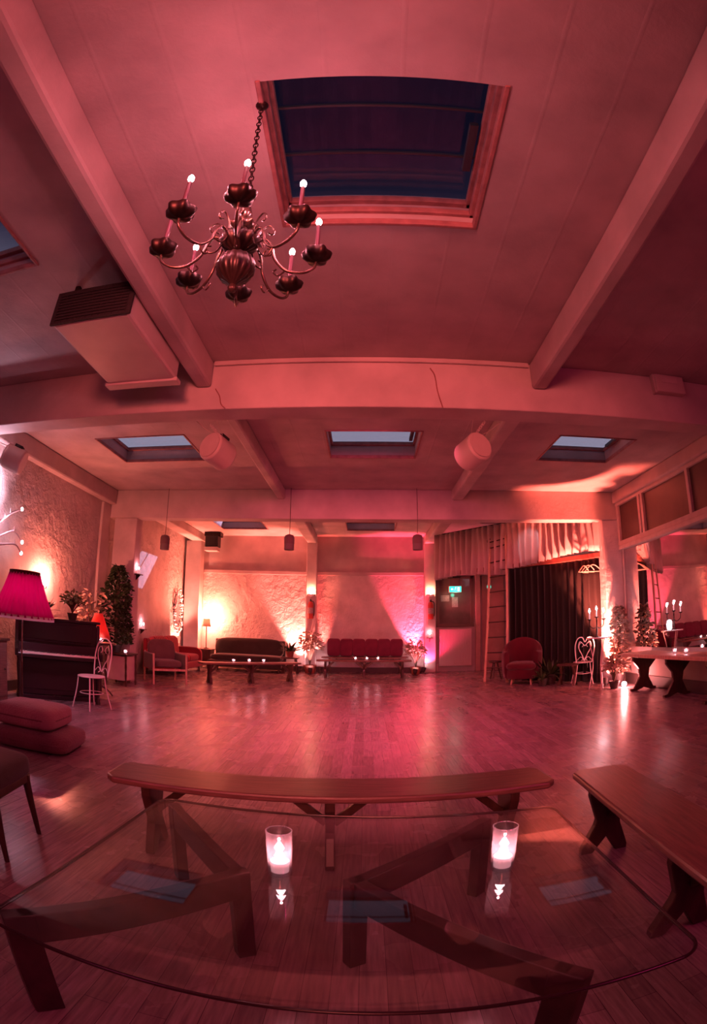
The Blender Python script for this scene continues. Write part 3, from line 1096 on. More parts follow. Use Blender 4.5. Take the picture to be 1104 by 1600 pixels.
# ------------------------------------------------------------------ piano corner
pn = thing('upright_piano', 'dark lacquered upright piano standing askew by the rough plaster wall', 'piano', (-4.27, 6.40, 0), R(39))
MB().lohi((-0.60, 0.0, 0.06), (0.60, 0.36, 1.13)).build('case', 'piano', pn, bevel=0.01)
MB().lohi((-0.65, -0.03, 1.13), (0.65, 0.38, 1.165)).build('lid', 'piano', pn, bevel=0.008)
for s in (-1, 1):
    MB().prism([(0.0, 0.60), (-0.30, 0.62), (-0.31, 0.72), (-0.22, 0.76), (-0.10, 0.80), (-0.02, 0.95), (0.0, 1.12)], s * 0.62 - 0.025, s * 0.62 + 0.025, Matrix.Rotation(PI / 2, 4, 'Z') @ Matrix.Diagonal((1, -1, 1, 1))).build('cheek', 'piano', pn, bevel=0.006)
    MB().lathe([(0.0001, 0.0), (0.035, 0.0), (0.035, 0.04), (0.025, 0.06), (0.03, 0.3), (0.04, 0.5), (0.03, 0.58), (0.045, 0.61), (0.0001, 0.62)], 16, c=(s * 0.58, -0.25, 0)).build('leg', 'piano', pn, smooth=40)
MB().lohi((-0.60, -0.30, 0.61), (0.60, 0.02, 0.66)).build('key_bed', 'piano', pn, bevel=0.006)
kb = MB()
for i in range(42):
    kb.lohi((-0.56 + i * 0.0267, -0.285, 0.66), (-0.56 + i * 0.0267 + 0.0255, -0.135, 0.685))
kb.build('keyboard', 'ivory', pn)
bk = MB()
for i in range(41):
    if i % 7 not in (2, 6):
        bk.lohi((-0.56 + (i + 1) * 0.0267 - 0.007, -0.225, 0.685), (-0.56 + (i + 1) * 0.0267 + 0.007, -0.135, 0.697))
bk.build('sharp_keys', 'black', pn)
MB().prism([(-0.13, 0.66), (-0.12, 0.80), (0.0, 0.83), (0.0, 0.66)], -0.59, 0.59, Matrix.Rotation(PI / 2, 4, 'Z') @ Matrix.Diagonal((1, -1, 1, 1))).build('fallboard', 'piano', pn, bevel=0.005)
MB().lohi((-0.52, -0.018, 0.85), (0.52, 0.0, 1.08)).build('upper_panel', 'piano', pn, bevel=0.006)
MB().lohi((-0.54, -0.016, 0.14), (0.54, 0.0, 0.58)).build('lower_panel', 'piano', pn, bevel=0.006)
for x in (-0.06, 0.0, 0.06):
    MB().lohi((x - 0.012, -0.09, 0.055), (x + 0.012, 0.0, 0.067)).build('pedal', 'brass', pn, bevel=0.004)
MB().lohi((-0.62, -0.05, 0.0), (0.62, 0.36, 0.06)).build('plinth', 'piano', pn, bevel=0.006)

fl_ = thing('floor_lamp', 'floor lamp with big magenta pleated shade in front of the piano', 'lamp', (-4.02, 5.2, 0))
MB().lathe([(0.0001, 0.0), (0.16, 0.0), (0.16, 0.015), (0.05, 0.035), (0.018, 0.06), (0.0001, 0.06)], 28).build('base', 'brass', fl_, smooth=40)
MB().lathe([(0.011, 0.05), (0.011, 0.6), (0.017, 0.62), (0.011, 0.64), (0.011, 1.45)], 12).build('pole', 'brass', fl_, smooth=40)
N = 240
vs, fs = [], []
RW = 8
for j in range(RW + 1):
    t = j / RW
    r = 0.20 + (0.405 - 0.20) * t ** 1.15
    z = 1.68 - 0.52 * t
    for i in range(N):
        a = 2 * PI * i / N
        rr = r * (1 + 0.035 * math.cos(30 * a))
        vs.append((rr * math.cos(a), rr * math.sin(a), z))
for j in range(RW):
    for i in range(N):
        q = (i + 1) % N
        fs.append((j * N + i, j * N + q, (j + 1) * N + q, (j + 1) * N + i))
MB().add(vs, fs).build('lamp_shade', 'shade', fl_, smooth=60, solid=0.003)
MB().lathe([(0.408, 1.185), (0.413, 1.165), (0.414, 1.135), (0.408, 1.14), (0.403, 1.165)], 60, caps=False).build('pale_fringe', 'trim', fl_, smooth=60)
MB().lathe([(0.196, 1.665), (0.207, 1.665), (0.207, 1.71), (0.196, 1.71)], 50, caps=False).build('top_band', 'velvet', fl_, smooth=40)
MB().ball((0, 0, 1.45), 0.035).build('light_bulb', 'bulb', fl_, smooth=60)
sp_ = MB()
for q in range(3):
    a = 2 * PI * q / 3
    sp_.tube([(0, 0, 1.40), (0.2 * math.cos(a), 0.2 * math.sin(a), 1.67)], 0.003, 5)
sp_.build('shade_carrier', 'brass', fl_)
lamp('lamp_light', 'POINT', (0, 0, 1.36), 11, (1, 0.6, 0.9), 0.05, parent=fl_)

# cabinet at the end of the piano
cb = thing('wooden_cabinet', 'low brown wooden cabinet past the keyless end of the piano', 'cabinet', (-4.88, 5.40, 0), R(90))
MB().lohi((-0.3, -0.20, 0.0), (0.3, 0.20, 0.80)).build('body', 'wood', cb, bevel=0.008)
MB().lohi((-0.33, -0.23, 0.80), (0.33, 0.22, 0.835)).build('cabinet_top', 'wood_dark', cb, bevel=0.006)
dd_ = MB().lohi((-0.27, -0.215, 0.05), (0.27, -0.20, 0.76)).build('door', 'wood', cb, bevel=0.004)
MB().ball((0.22, -0.225, 0.42), 0.014).build('knob', 'brass', dd_, smooth=60)

# wire chair
def wire_chair(label, loc, rz, heart=False):
    t = thing('wire_chair', label, 'chair', loc, rz, 'white wire garden chairs')
    r = 0.19
    st = MB()
    st.lathe([(0.0001, 0.452), (r, 0.452), (r + 0.006, 0.445), (r, 0.436), (0.0001, 0.436)], 32)
    st.build('seat', 'wire', t, smooth=40)
    for (x, y) in ((-0.13, -0.13), (0.13, -0.13), (-0.13, 0.13), (0.13, 0.13)):
        pt = smoothpath([(x, y, 0.44), (x * 1.15, y * 1.15, 0.25), (x * 1.5, y * 1.5, 0.0)], 4)
        MB().tube(pt, 0.009, 8).build('leg', 'wire', t, smooth=60)
    MB().tube(arc((0, 0, 0.22), 0.165, 0, 2 * PI, 24, 'xy')[:-1], 0.006, 6, close=True).build('leg_ring', 'wire', t, smooth=60)
    B = lambda x, z: (x, 0.17 + (z - 0.45) * 0.16, z)
    bf = MB()
    if heart:
        hp = [B(-0.16, 0.45), B(-0.19, 0.62), B(-0.20, 0.80), B(-0.15, 0.93), B(-0.06, 0.95), B(0.0, 0.86), B(0.06, 0.95), B(0.15, 0.93), B(0.20, 0.80), B(0.19, 0.62), B(0.16, 0.45)]
    else:
        hp = [B(-0.15, 0.45), B(-0.17, 0.60), B(-0.175, 0.76), B(-0.13, 0.90), B(0, 0.96), B(0.13, 0.90), B(0.175, 0.76), B(0.17, 0.60), B(0.15, 0.45)]
    bf.tube(smoothpath(hp, 6), 0.010, 8)
    bf.build('back_frame', 'wire', t, smooth=60)
    sc = MB()
    for s in (-1, 1):
        sc.tube(smoothpath([B(0, 0.50), B(s * 0.05, 0.60), B(s * 0.11, 0.70), B(s * 0.12, 0.80), B(s * 0.07, 0.85), B(s * 0.03, 0.80), B(s * 0.06, 0.76)], 6), 0.006, 6)
        sc.tube(smoothpath([B(s * 0.15, 0.50), B(s * 0.08, 0.56), B(s * 0.03, 0.52), B(s * 0.06, 0.49)], 5), 0.006, 6)
        if heart:
            sc.tube(smoothpath([B(0, 0.46), B(s * 0.06, 0.62), B(s * 0.13, 0.76), B(s * 0.10, 0.87), B(0, 0.78)], 6), 0.008, 6)
    sc.build('back_scroll', 'wire', t, smooth=60)
    return t


wire_chair('white wire chair with scrolled oval back standing in front of the piano', (-3.58, 6.24, 0), R(-22))
wire_chair('white wire chair with heart-shaped back in front of the black drape', (4.36, 9.85, 0), R(168), True)

# cushions stacked on the floor
q1 = thing('floor_cushion', 'mauve floor cushion, shade put into its colour, lying under another one near the piano', 'cushion', (-2.93, 4.04, 0), R(12), 'floor cushions in a stack')
MB().soft((0, 0, 0.10), (0.82, 0.66, 0.205), 0.3).build('pad', 'mauve', q1, smooth=80)
q2 = thing('floor_cushion', 'mauve floor cushion, light from above put into its colour, lying on top of another one near the piano', 'cushion', (-2.98, 4.02, 0.20), R(9), 'floor cushions in a stack')
MB().soft((0, 0, 0.105), (0.66, 0.56, 0.215), 0.26).build('pad', 'mauve_top_lit', q2, smooth=80)
for (o, w, d, h) in ((q1, 0.82, 0.66, 0.10), (q2, 0.66, 0.56, 0.105)):
    pts = [(x, y, h) for x, y in rrect(w / 2 - 0.004, d / 2 - 0.004, 0.13)]
    MB().tube(pts, 0.008, 6, close=True).build('piping', 'mauve', o, smooth=60)

# dark upholstered chair at the near edge
dc = thing('side_chair', 'dark upholstered chair with tapered wooden legs cut by the picture edge', 'chair', (-1.93, 2.05, 0), R(100))
MB().soft((0, 0.02, 0.43), (0.50, 0.50, 0.16), 0.3).build('seat', 'olive', dc, smooth=80)
MB().soft((0, 0.26, 0.74), (0.48, 0.12, 0.56), 0.35, rot=(R(-10), 0, 0)).build('backrest', 'olive', dc, smooth=80)
for (x, y) in ((-0.19, -0.19), (0.19, -0.19), (-0.19, 0.20), (0.19, 0.20)):
    MB().tube([(x, y, 0.37), (x * 1.15, y * 1.15, 0.0)], 0.026, 8, taper=0.014).build('leg', 'wood_dark', dc, smooth=60)
MB().lohi((-0.22, -0.21, 0.33), (0.22, 0.23, 0.38)).build('seat_frame', 'wood_dark', dc, bevel=0.008)


# ------------------------------------------------------------------ plants
def pot_mb(r, h):
    return MB().lathe([(0.0001, 0), (r * 0.72, 0), (r, h * 0.86), (r * 1.06, h * 0.86), (r * 1.06, h), (r * 0.94, h), (r * 0.9, h * 0.9), (0.0001, h * 0.9)], 24)


def plant(name, label, loc, pot_r, pot_h, n, spread, height, leaf_len, leaf_w, lm, seed=1, potm='pot', shape='bush', group=None, base=0.0):
    rnd = random.Random(seed)
    t = thing(name, label, 'plant', loc, 0, group)
    p = pot_mb(pot_r, pot_h).build('pot', potm, t, smooth=35)
    MB().lathe([(0.0001, pot_h * 0.905), (pot_r * 0.9, pot_h * 0.905)], 20).build('soil', 'soil', p)
    f, st = MB(), MB()
    for i in range(n):
        a = rnd.uniform(0, 2 * PI)
        if shape == 'spiky':
            el = rnd.uniform(0.25, 1.35)
            d = Vector((math.cos(a) * math.cos(el), math.sin(a) * math.cos(el), math.sin(el)))
            L = leaf_len * rnd.uniform(0.6, 1.1)
            f.leaf((0.3 * pot_r * math.cos(a), 0.3 * pot_r * math.sin(a), pot_h * 0.9), d, L, leaf_w, rnd.uniform(0.1, 0.5), rnd.uniform(-0.4, 0.4))
            continue
        if shape == 'column':
            z = pot_h + (height - pot_h) * rnd.random()
            k_ = (z - pot_h) / (height - pot_h)
            rr = spread * (0.35 + 0.65 * math.sqrt(rnd.random())) * min(1, 2.4 * (1 - k_) + 0.25) * (0.9 + 0.15 * math.sin(9 * k_ + a))
        else:
            u = rnd.random() ** 0.6
            el = math.asin(rnd.uniform(-0.2, 1))
            z = pot_h + (height - pot_h) * (0.5 + 0.5 * u * math.sin(el))
            rr = spread * u * math.cos(el)
            if i % 5 == 0:
                st.tube(smoothpath([(0, 0, pot_h * 0.85), (rr * 0.3 * math.cos(a), rr * 0.3 * math.sin(a), (pot_h + z) / 2), (rr * math.cos(a), rr * math.sin(a), z)], 3), 0.006, 5)
        d = Vector((math.cos(a) + rnd.uniform(-.6, .6), math.sin(a) + rnd.uniform(-.6, .6), rnd.uniform(-0.4, 0.9)))
        f.leaf((rr * math.cos(a), rr * math.sin(a), z), d, leaf_len * rnd.uniform(0.6, 1.2), leaf_w * rnd.uniform(0.7, 1.2), rnd.uniform(0, 0.5), rnd.uniform(-1, 1))
    if shape == 'column':
        st.tube([(0, 0, pot_h * 0.8), (0.01, 0, (pot_h + height) / 2), (0, 0.01, height - 0.1)], 0.035, 8)
    if shape == 'spiky':
        st.tube([(0, 0, pot_h * 0.8), (0, 0, pot_h + 0.05)], 0.03, 8)
    st.build('stem', 'stem', t, smooth=50)
    f.build('foliage', lm, t, smooth=60)
    return t


plant('spiky_plant', 'small dark spiky potted plant standing on the piano lid', (-4.51, 6.42, 1.166), 0.07, 0.11, 36, 0.2, 0.3, 0.26, 0.028, 'leaf', 3, 'potdark', 'spiky')
plant('bushy_plant', 'bushy green potted plant on the piano lid', (-4.20, 6.70, 1.166), 0.08, 0.10, 170, 0.19, 0.42, 0.075, 0.05, 'leaf_mid', 4, 'potdark')
plinth = thing('plant_stand', 'square white plant stand with dark corner posts by the white column', 'stand', (-4.46, 8.92, 0), 0)
MB().lohi((-0.20, -0.20, 0.10), (0.20, 0.20, 0.55)).build('panel_box', 'frame_white', plinth, bevel=0.006)
for sx in (-1, 1):
    for sy in (-1, 1):
        MB().lathe([(0.0001, 0), (0.018, 0.0), (0.022, 0.05), (0.016, 0.12), (0.022, 0.2), (0.016, 0.28), (0.022, 0.36), (0.016, 0.44), (0.022, 0.52), (0.02, 0.57), (0.0001, 0.57)], 10, c=(sx * 0.215, sy * 0.215, 0)).build('corner_post', 'wood_dark', plinth, smooth=50)
MB().lohi((-0.25, -0.25, 0.57), (0.25, 0.25, 0.60)).build('stand_top', 'wood_dark', plinth, bevel=0.006)
plant('climbing_plant', 'tall column of dark ivy growing up a pole on the white plant stand', (-4.58, 8.92, 0.60), 0.13, 0.16, 1900, 0.31, 1.62, 0.085, 0.055, 'leaf', 5, 'potdark', 'column')
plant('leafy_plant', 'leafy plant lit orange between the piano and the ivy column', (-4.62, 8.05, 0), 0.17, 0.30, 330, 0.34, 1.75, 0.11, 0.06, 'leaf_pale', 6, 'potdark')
copy_thing(s0, (-4.27, 8.73, 0.60), 0, 'small burning candle on the white plant stand below the ivy')

# small table with red cone lamp
tb = thing('side_table', 'small round dark side table behind the scrolled wire chair', 'table', (-4.05, 7.35, 0))
MB().lathe([(0.0001, 0.82), (0.25, 0.82), (0.26, 0.835), (0.25, 0.85), (0.0001, 0.85)], 32).build('table_top', 'wood_dark', tb, smooth=40)
MB().lathe([(0.022, 0.03), (0.03, 0.2), (0.018, 0.5), (0.03, 0.78), (0.022, 0.82)], 14).build('column', 'wood_dark', tb, smooth=50)
for q in range(3):
    a = 2 * PI * q / 3 + 0.4
    MB().tube(smoothpath([(0.02 * math.cos(a), 0.02 * math.sin(a), 0.16), (0.12 * math.cos(a), 0.12 * math.sin(a), 0.10), (0.20 * math.cos(a), 0.20 * math.sin(a), 0.012)], 4), 0.016, 8, taper=0.012).build('leg', 'wood_dark', tb, smooth=60)
cl = thing('cone_lamp', 'small table lamp with red cone shade on the round side table', 'lamp', (-4.13, 7.41, 0.85))
MB().lathe([(0.0001, 0), (0.06, 0), (0.055, 0.02), (0.012, 0.04), (0.012, 0.12), (0.0001, 0.12)], 20).build('base', 'brass', cl, smooth=40)
MB().lathe([(0.21, 0.05), (0.17, 0.17), (0.10, 0.36), (0.065, 0.45)], 40, caps=False).build('lamp_shade', fabric('red_cone', (0.62, 0.10, 0.07, 1), 0.3), cl, smooth=60, solid=0.003)
MB().ball((0, 0, 0.17), 0.03).build('light_bulb', 'bulb', cl, smooth=60)
lamp('lamp_light', 'POINT', (0, 0, 0.24), 20, (1, 0.36, 0.22), 0.03, parent=cl)
copy_thing(s0, (-3.97, 7.22, 0.85), 0, 'small burning candle on the round side table before the red cone lamp')

# branch-shaped wall lamp
bl = thing('branch_lamp', 'white branch-shaped wall lamp with curved twig arms on the rough plaster wall', 'lamp', (XL + 0.02, 5.56, 2.1))
MB().lathe([(0.0001, 0.0), (0.09, 0.0), (0.08, 0.03), (0.0001, 0.045)], 24, mtx=Matrix.Rotation(PI / 2, 4, 'Y')).build('wall_plate', 'wire', bl, smooth=40)
for i, (a, b_, c_) in enumerate((((0.14, 0.20, 0.12), (0.22, 0.42, 0.22), (0.24, 0.62, 0.10)), ((0.14, 0.20, 0.0), (0.24, 0.45, 0.04), (0.24, 0.62, -0.06)),
                                 ((0.12, 0.10, 0.25), (0.20, 0.30, 0.45), (0.26, 0.50, 0.56)), ((0.12, -0.1, 0.25), (0.2, -0.2, 0.5), (0.24, -0.25, 0.72)),
                                 ((0.14, -0.2, 0.02), (0.24, -0.42, 0.06), (0.26, -0.62, -0.06)),
                                 ((0.14, -0.2, 0.3), (0.26, -0.45, 0.6), (0.34, -0.70, 0.70)))):
    am = MB().tube(smoothpath([(0.03, 0, 0), a, b_, c_], 6), 0.020, 8, taper=0.010).build('twig_arm', 'wire', bl, smooth=60)
    for q in range(3):
        tw = MB()
        v = Vector(b_) * (1 - q * 0.2) + Vector(a) * q * 0.2
        tw.tube([v, v + Vector((0.03, 0.05 * (1 if q % 2 else -1), 0.07))], 0.006, 6, taper=0.003)
        tw.build('twig_tip', 'wire', am, smooth=60)
    MB().ball(c_, 0.022, 10, 8, (1, 1, 1.3)).build('flower_bulb', 'whitebulb', am, smooth=60)
lamp('branch_light', 'SPOT', (0.30, -0.10, 0.64), 36, (1.0, 0.62, 0.80), 0.03, (0.0, -0.16, 0.72), 150, 0.5, parent=bl)
lamp('branch_light', 'SPOT', (0.40, -0.74, 0.80), 22, (1.0, 0.62, 0.80), 0.04, (0.62, -0.98, 1.2), 95, 0.6, parent=bl)
lamp('branch_light', 'POINT', (0.22, 0.22, 0.34), 3, (1.0, 0.62, 0.86), 0.04, parent=bl)

# wall uplighter behind the piano
def uplighter(label, loc, power, color, target, spot, size=0.04, group=None, blend=0.6):
    t = thing('uplighter', label, 'lamp', loc, 0, group)
    MB().lathe([(0.0001, 0), (0.07, 0), (0.07, 0.015), (0.02, 0.02), (0.02, 0.05), (0.0001, 0.05)], 20).build('base', 'potdark', t, smooth=40)
    d = (Vector(target) - Vector(loc)).normalized()
    q = Vector((0, 0, 1)).rotation_difference(d).to_matrix().to_4x4()
    mt = Matrix.Translation((0, 0, 0.10)) @ q
    MB().lathe([(0.0001, -0.05), (0.045, -0.05), (0.06, 0.06), (0.054, 0.06), (0.042, -0.02), (0.0001, -0.02)], 20, mtx=mt).build('lamp_can', 'potdark', t, smooth=40)
    MB().lathe([(0.0001, 0.045), (0.05, 0.045), (0.05, 0.05), (0.0001, 0.05)], 18, mtx=mt).build('lens', 'lens', t)
    o = lamp('uplight', 'SPOT', Vector((0, 0, 0.10)) + d * 0.075, power, color, size, parent=t, spot=spot, blend=blend)
    o.rotation_euler = d.to_track_quat('-Z', 'Y').to_euler()
    return t


wl = thing('wall_lamp', 'bare glowing bulb lamp on the rough plaster wall above the piano', 'lamp', (XL + 0.005, 7.15, 1.62))
MB().lathe([(0.0001, 0.0), (0.05, 0.0), (0.045, 0.03), (0.0001, 0.04)], 20, mtx=Matrix.Rotation(PI / 2, 4, 'Y')).build('wall_plate', 'brass', wl, smooth=40)
MB().tube(smoothpath([(0.03, 0, 0), (0.09, 0, -0.01), (0.11, 0, 0.04)], 5), 0.008, 8).build('arm', 'brass', wl, smooth=60)
MB().ball((0.11, 0, 0.075), 0.032, 14, 10, (1, 1, 1.2)).build('light_bulb', 'bulb', wl, smooth=60)
lamp('lamp_light', 'POINT', (0.16, -0.02, 0.13), 60, (1, 0.22, 0.14), 0.04, parent=wl)

# candle shelves on the column and the side wall
def candle_shelf(label, loc, rz):
    t = thing('candle_shelf', label, 'shelf', loc, rz, 'small candle shelves on the walls')
    MB().lohi((-0.09, 0.0, 0.0), (0.09, 0.12, 0.02)).build('shelf_board', 'wood_dark', t, bevel=0.004)
    MB().prism([(0.0, 0.0), (0.10, 0.0), (0.0, -0.10)], -0.01, 0.01, Matrix.Rotation(PI / 2, 4, 'Z')).build('bracket', 'iron', t)
    return t


candle_shelf('small candle shelf high on the white column above the ivy', (-4.474, 9.52, 2.12), R(-90))
candle_shelf('small candle shelf on the side wall over the striped sofa', (XL, 11.35, 1.0), R(-90))
candle_shelf('small candle shelf low on the pink-lit rear column', (1.78, YB - 0.22, 0.95), R(180))
for (p, lb, pw) in (((-4.42, 9.52, 2.14), 'white candle burning on the shelf high on the column above the ivy', 1.2),
                    ((XL + 0.07, 11.35, 1.02), 'white candle burning on the shelf over the striped sofa', 1.6),
                    ((1.78, YB - 0.28, 0.97), 'white candle burning on the shelf of the pink-lit column', 1.2)):
    c = thing('pillar_candle', lb, 'candle', p, 0, 'candles on wall shelves')
    w = MB().lathe([(0.0001, 0), (0.03, 0), (0.03, 0.085), (0.024, 0.09), (0.0001, 0.086)], 16).build('wax', 'wax', c, smooth=40)
    MB().lathe([(0.0001, 0.088), (0.010, 0.10), (0.013, 0.112), (0.008, 0.13), (0.0001, 0.148)], 10).build('flame', 'flame', w, smooth=60)
    lamp('candle_light', 'POINT', (0, 0, 0.17), pw, CANDLE, 0.015, parent=c)

# ------------------------------------------------------------------ rear seating
ar = thing('lounge_armchair', 'lounge armchair with pale wooden frame and grey cushions by the white column', 'armchair', (-3.95, 9.95, 0), R(38))
MB().soft((0, -0.02, 0.40), (0.56, 0.60, 0.16), 0.3).build('seat_cushion', 'grey', ar, smooth=80)
MB().soft((0, 0.30, 0.62), (0.58, 0.15, 0.50), 0.3, rot=(R(-14), 0, 0)).build('back_cushion', 'grey', ar, smooth=80)
for s in (-1, 1):
    MB().lohi((s * 0.34 - 0.035, -0.33, 0.28), (s * 0.34 + 0.035, 0.36, 0.60)).build('arm_panel', 'grey', ar, bevel=0.02)
    MB().beam((s * 0.34, -0.35, 0.0), (s * 0.34, -0.34, 0.61), 0.035, 0.035).build('leg', 'wood_pale', ar, bevel=0.005)
    MB().beam((s * 0.34, 0.40, 0.0), (s * 0.34, 0.36, 0.62), 0.035, 0.035).build('leg', 'wood_pale', ar, bevel=0.005)
MB().lohi((-0.34, -0.355, 0.27), (0.34, -0.325, 0.31)).build('front_rail', 'wood_pale', ar, bevel=0.005)


def sofa(name, label, loc, rz, L, D, H, m, nseat, arms=True, legs=0.12):
    t = thing(name, label, 'sofa', loc, rz)
    MB().lohi((-L / 2, -D / 2, legs), (L / 2, D / 2, 0.28)).build('base_frame', m, t, bevel=0.02)
    w = (L - (0.28 if arms else 0.04)) / nseat
    for i in range(nseat):
        x = -w * nseat / 2 + w * (i + 0.5)
        MB().soft((x, -0.05, 0.36), (w - 0.01, D - 0.16, 0.19), 0.26).build('seat_cushion', m, t, smooth=80)
        MB().soft((x, D / 2 - 0.16, 0.62), (w - 0.01, 0.20, H - 0.36), 0.28, rot=(R(-10), 0, 0)).build('back_cushion', m, t, smooth=80)
    MB().lohi((-L / 2, D / 2 - 0.10, 0.2), (L / 2, D / 2, H - 0.06)).build('back_board', m, t, bevel=0.03)
    if arms:
        for s in (-1, 1):
            MB().soft((s * (L / 2 - 0.07), 0, 0.36), (0.16, D, 0.50), 0.3).build('arm_rest', m, t, smooth=80)
    for sx in (-1, 1):
        for sy in (-1, 1):
            MB().tube([(sx * (L / 2 - 0.08), sy * (D / 2 - 0.08), legs + 0.01), (sx * (L / 2 - 0.07), sy * (D / 2 - 0.07), 0)], 0.022, 8, taper=0.014).build('leg', 'wood_dark', t, smooth=60)
    return t


def stripes(m, n_):
    """woven stripes across a cloth"""
    nn, l = m.node_tree.nodes, m.node_tree.links
    w = nn.new('ShaderNodeTexWave')
    w.bands_direction = 'X'
    w.inputs['Scale'].default_value = n_
    tc = nn.new('ShaderNodeTexCoord')
    l.new(tc.outputs['Object'], w.inputs['Vector'])
    r = nn.new('ShaderNodeValToRGB')
    r.color_ramp.elements[0].color = (0.17, 0.015, 0.025, 1)
    r.color_ramp.elements[1].color = (0.55, 0.07, 0.08, 1)
    l.new(w.outputs[0], r.inputs[0])
    l.new(r.outputs[0], nn['Principled BSDF'].inputs['Base Color'])


stripes(M['striped'], 3.0)
sofa('striped_sofa', 'red striped sofa along the side wall behind the lounge armchair', (-4.58, 12.15, 0), R(90), 1.95, 0.86, 0.88, 'striped', 2)
sofa('futon_sofa', 'dark green low sofa against the rear wall behind the candle bench', (-3.12, 13.85, 0), 0, 1.98, 0.84, 0.90, 'olive', 1, arms=False)
dx = thing('side_box', 'small dark box table in the corner between the two sofas', 'table', (-4.36, 14.05, 0))
MB().lohi((-0.20, -0.20, 0.12), (0.20, 0.20, 0.50)).build('body', 'wood_dark', dx, bevel=0.01)
MB().lohi((-0.22, -0.22, 0.50), (0.22, 0.22, 0.53)).build('table_top', 'wood_dark', dx, bevel=0.006)
for sx in (-1, 1):
    for sy in (-1, 1):
        MB().lohi((sx * 0.17 - 0.02, sy * 0.17 - 0.02, 0), (sx * 0.17 + 0.02, sy * 0.17 + 0.02, 0.125)).build('leg', 'wood_dark', dx)
cz = thing('table_lamp', 'glowing table lamp on the dark box in the warm-lit corner', 'lamp', (-4.36, 14.10, 0.53))
MB().lathe([(0.0001, 0), (0.08, 0), (0.07, 0.02), (0.014, 0.04), (0.014, 0.64), (0.0001, 0.64)], 20).build('base', 'brass', cz, smooth=40)
MB().lathe([(0.12, 0.62), (0.09, 0.84)], 32, caps=False).build('lamp_shade', fabric('cream_shade', (0.8, 0.6, 0.45, 1), 0.6), cz, smooth=60, solid=0.003)
MB().ball((0, 0, 0.73), 0.032).build('light_bulb', 'bulb', cz, smooth=60)
lamp('lamp_light', 'POINT', (0.0, 0.08, 0.82), 340, (1, 0.20, 0.115), 0.05, parent=cz)

# oval ornament mirror on the side wall
om = thing('oval_mirror', 'oval mirror in a knobbly white frame on the side wall over the striped sofa', 'mirror', (XL + 0.02, 13.75, 1.52), 0)
MB().lathe([(0.0001, 0.0), (1.0, 0.0), (1.0, 0.02), (0.0001, 0.02)], 40, mtx=Matrix.Rotation(PI / 2, 4, 'Y') @ Matrix.Diagonal((0.50, 0.24, 1, 1))).build('mirror_glass', 'mirror', om)
fr_ = MB()
rnd = random.Random(2)
for i in range(150):
    a = rnd.uniform(0, 2 * PI)
    rr = rnd.uniform(0.95, 1.25)
    fr_.ball((rnd.uniform(0.02, 0.07), 0.25 * rr * math.cos(a), 0.52 * rr * math.sin(a)), rnd.uniform(0.015, 0.035), 8, 6)
fr_.build('frame', 'wire', om, smooth=60)
uplighter('small floor lamp added to shine up at the oval mirror behind the striped sofa', (-4.92, 13.42, 0.0), 420, (1, 0.34, 0.24), (-5.12, 13.75, 1.5), 50)  # floor lamp added to brighten the oval mirror

# cushions on the rear bench
for i, x in enumerate((-0.82, -0.48, -0.14, 0.20, 0.54, 0.87)):
    lb = 'plum cushion leaning on the rear wall bench, ' + ('nearest the bright plants', 'second from the bright plants', 'third from the bright plants', 'third from the pink-lit plant', 'second from the pink-lit plant', 'nearest the pink-lit plant')[i]
    if i == 0:
        c0 = thing('throw_cushion', lb, 'cushion', (x, 14.26, 0.46), R(2), 'plum cushions along the rear bench')
        MB().soft((0, 0.03, 0.24), (0.365, 0.15, 0.50), 0.24, rot=(R(-16), 0, 0)).build('pad', 'cushion', c0, smooth=80)
        MB().lohi((-0.012, -0.035, 0.23), (0.012, -0.02, 0.255)).build('button', 'velvet', c0, bevel=0.005)
    else:
        cc = copy_thing(c0, (x, 14.26 + 0.008 * (i % 2), 0.46), R((-9, 7, -8, 9, -12)[i - 1]), lb)

# plants by the rear columns
stl = thing('plant_stool', 'low dark stool carrying plants by the bright rear column', 'stool', (-1.92, 13.65, 0))
MB().lohi((-0.22, -0.18, 0.40), (0.22, 0.18, 0.44)).build('seat', 'wood_dark', stl, bevel=0.006)
for sx in (-1, 1):
    for sy in (-1, 1):
        MB().beam((sx * 0.14, sy * 0.11, 0.40), (sx * 0.20, sy * 0.16, 0.0), 0.04, 0.03).build('leg', 'wood_dark', stl, bevel=0.004)
plant('feathery_plant', 'feathery dark plant on the stool next to the bright column', (-1.93, 13.66, 0.44), 0.11, 0.16, 60, 0.3, 0.5, 0.42, 0.05, 'leaf', 11, 'pot', 'spiky')
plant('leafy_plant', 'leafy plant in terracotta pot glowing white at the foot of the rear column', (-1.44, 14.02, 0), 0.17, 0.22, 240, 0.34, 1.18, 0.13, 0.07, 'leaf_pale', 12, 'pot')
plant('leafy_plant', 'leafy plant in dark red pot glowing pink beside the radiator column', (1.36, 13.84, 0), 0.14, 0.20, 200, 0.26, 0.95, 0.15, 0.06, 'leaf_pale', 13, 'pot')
uplighter('small floor uplighter behind the white-glowing plant at the rear column', (-1.74, 14.22, 0), 1300, (1, 0.19, 0.14), (-1.80, 14.50, 1.5), 66)
uplighter('small floor uplighter at the bright plant aimed up the centre plaster field', (-1.18, 14.26, 0), 700, (1, 0.11, 0.08), (-1.02, 14.52, 1.8), 24)
uplighter('small floor uplighter behind the pink-glowing plant', (1.48, 14.16, 0), 1300, (1, 0.06, 0.12), (1.20, 14.50, 1.75), 44)
uplighter('small pink floor uplighter between the pink-glowing plant and its column', (1.60, 14.10, 0), 180, (1, 0.025, 0.11), (1.75, 14.25, 0.5), 90)

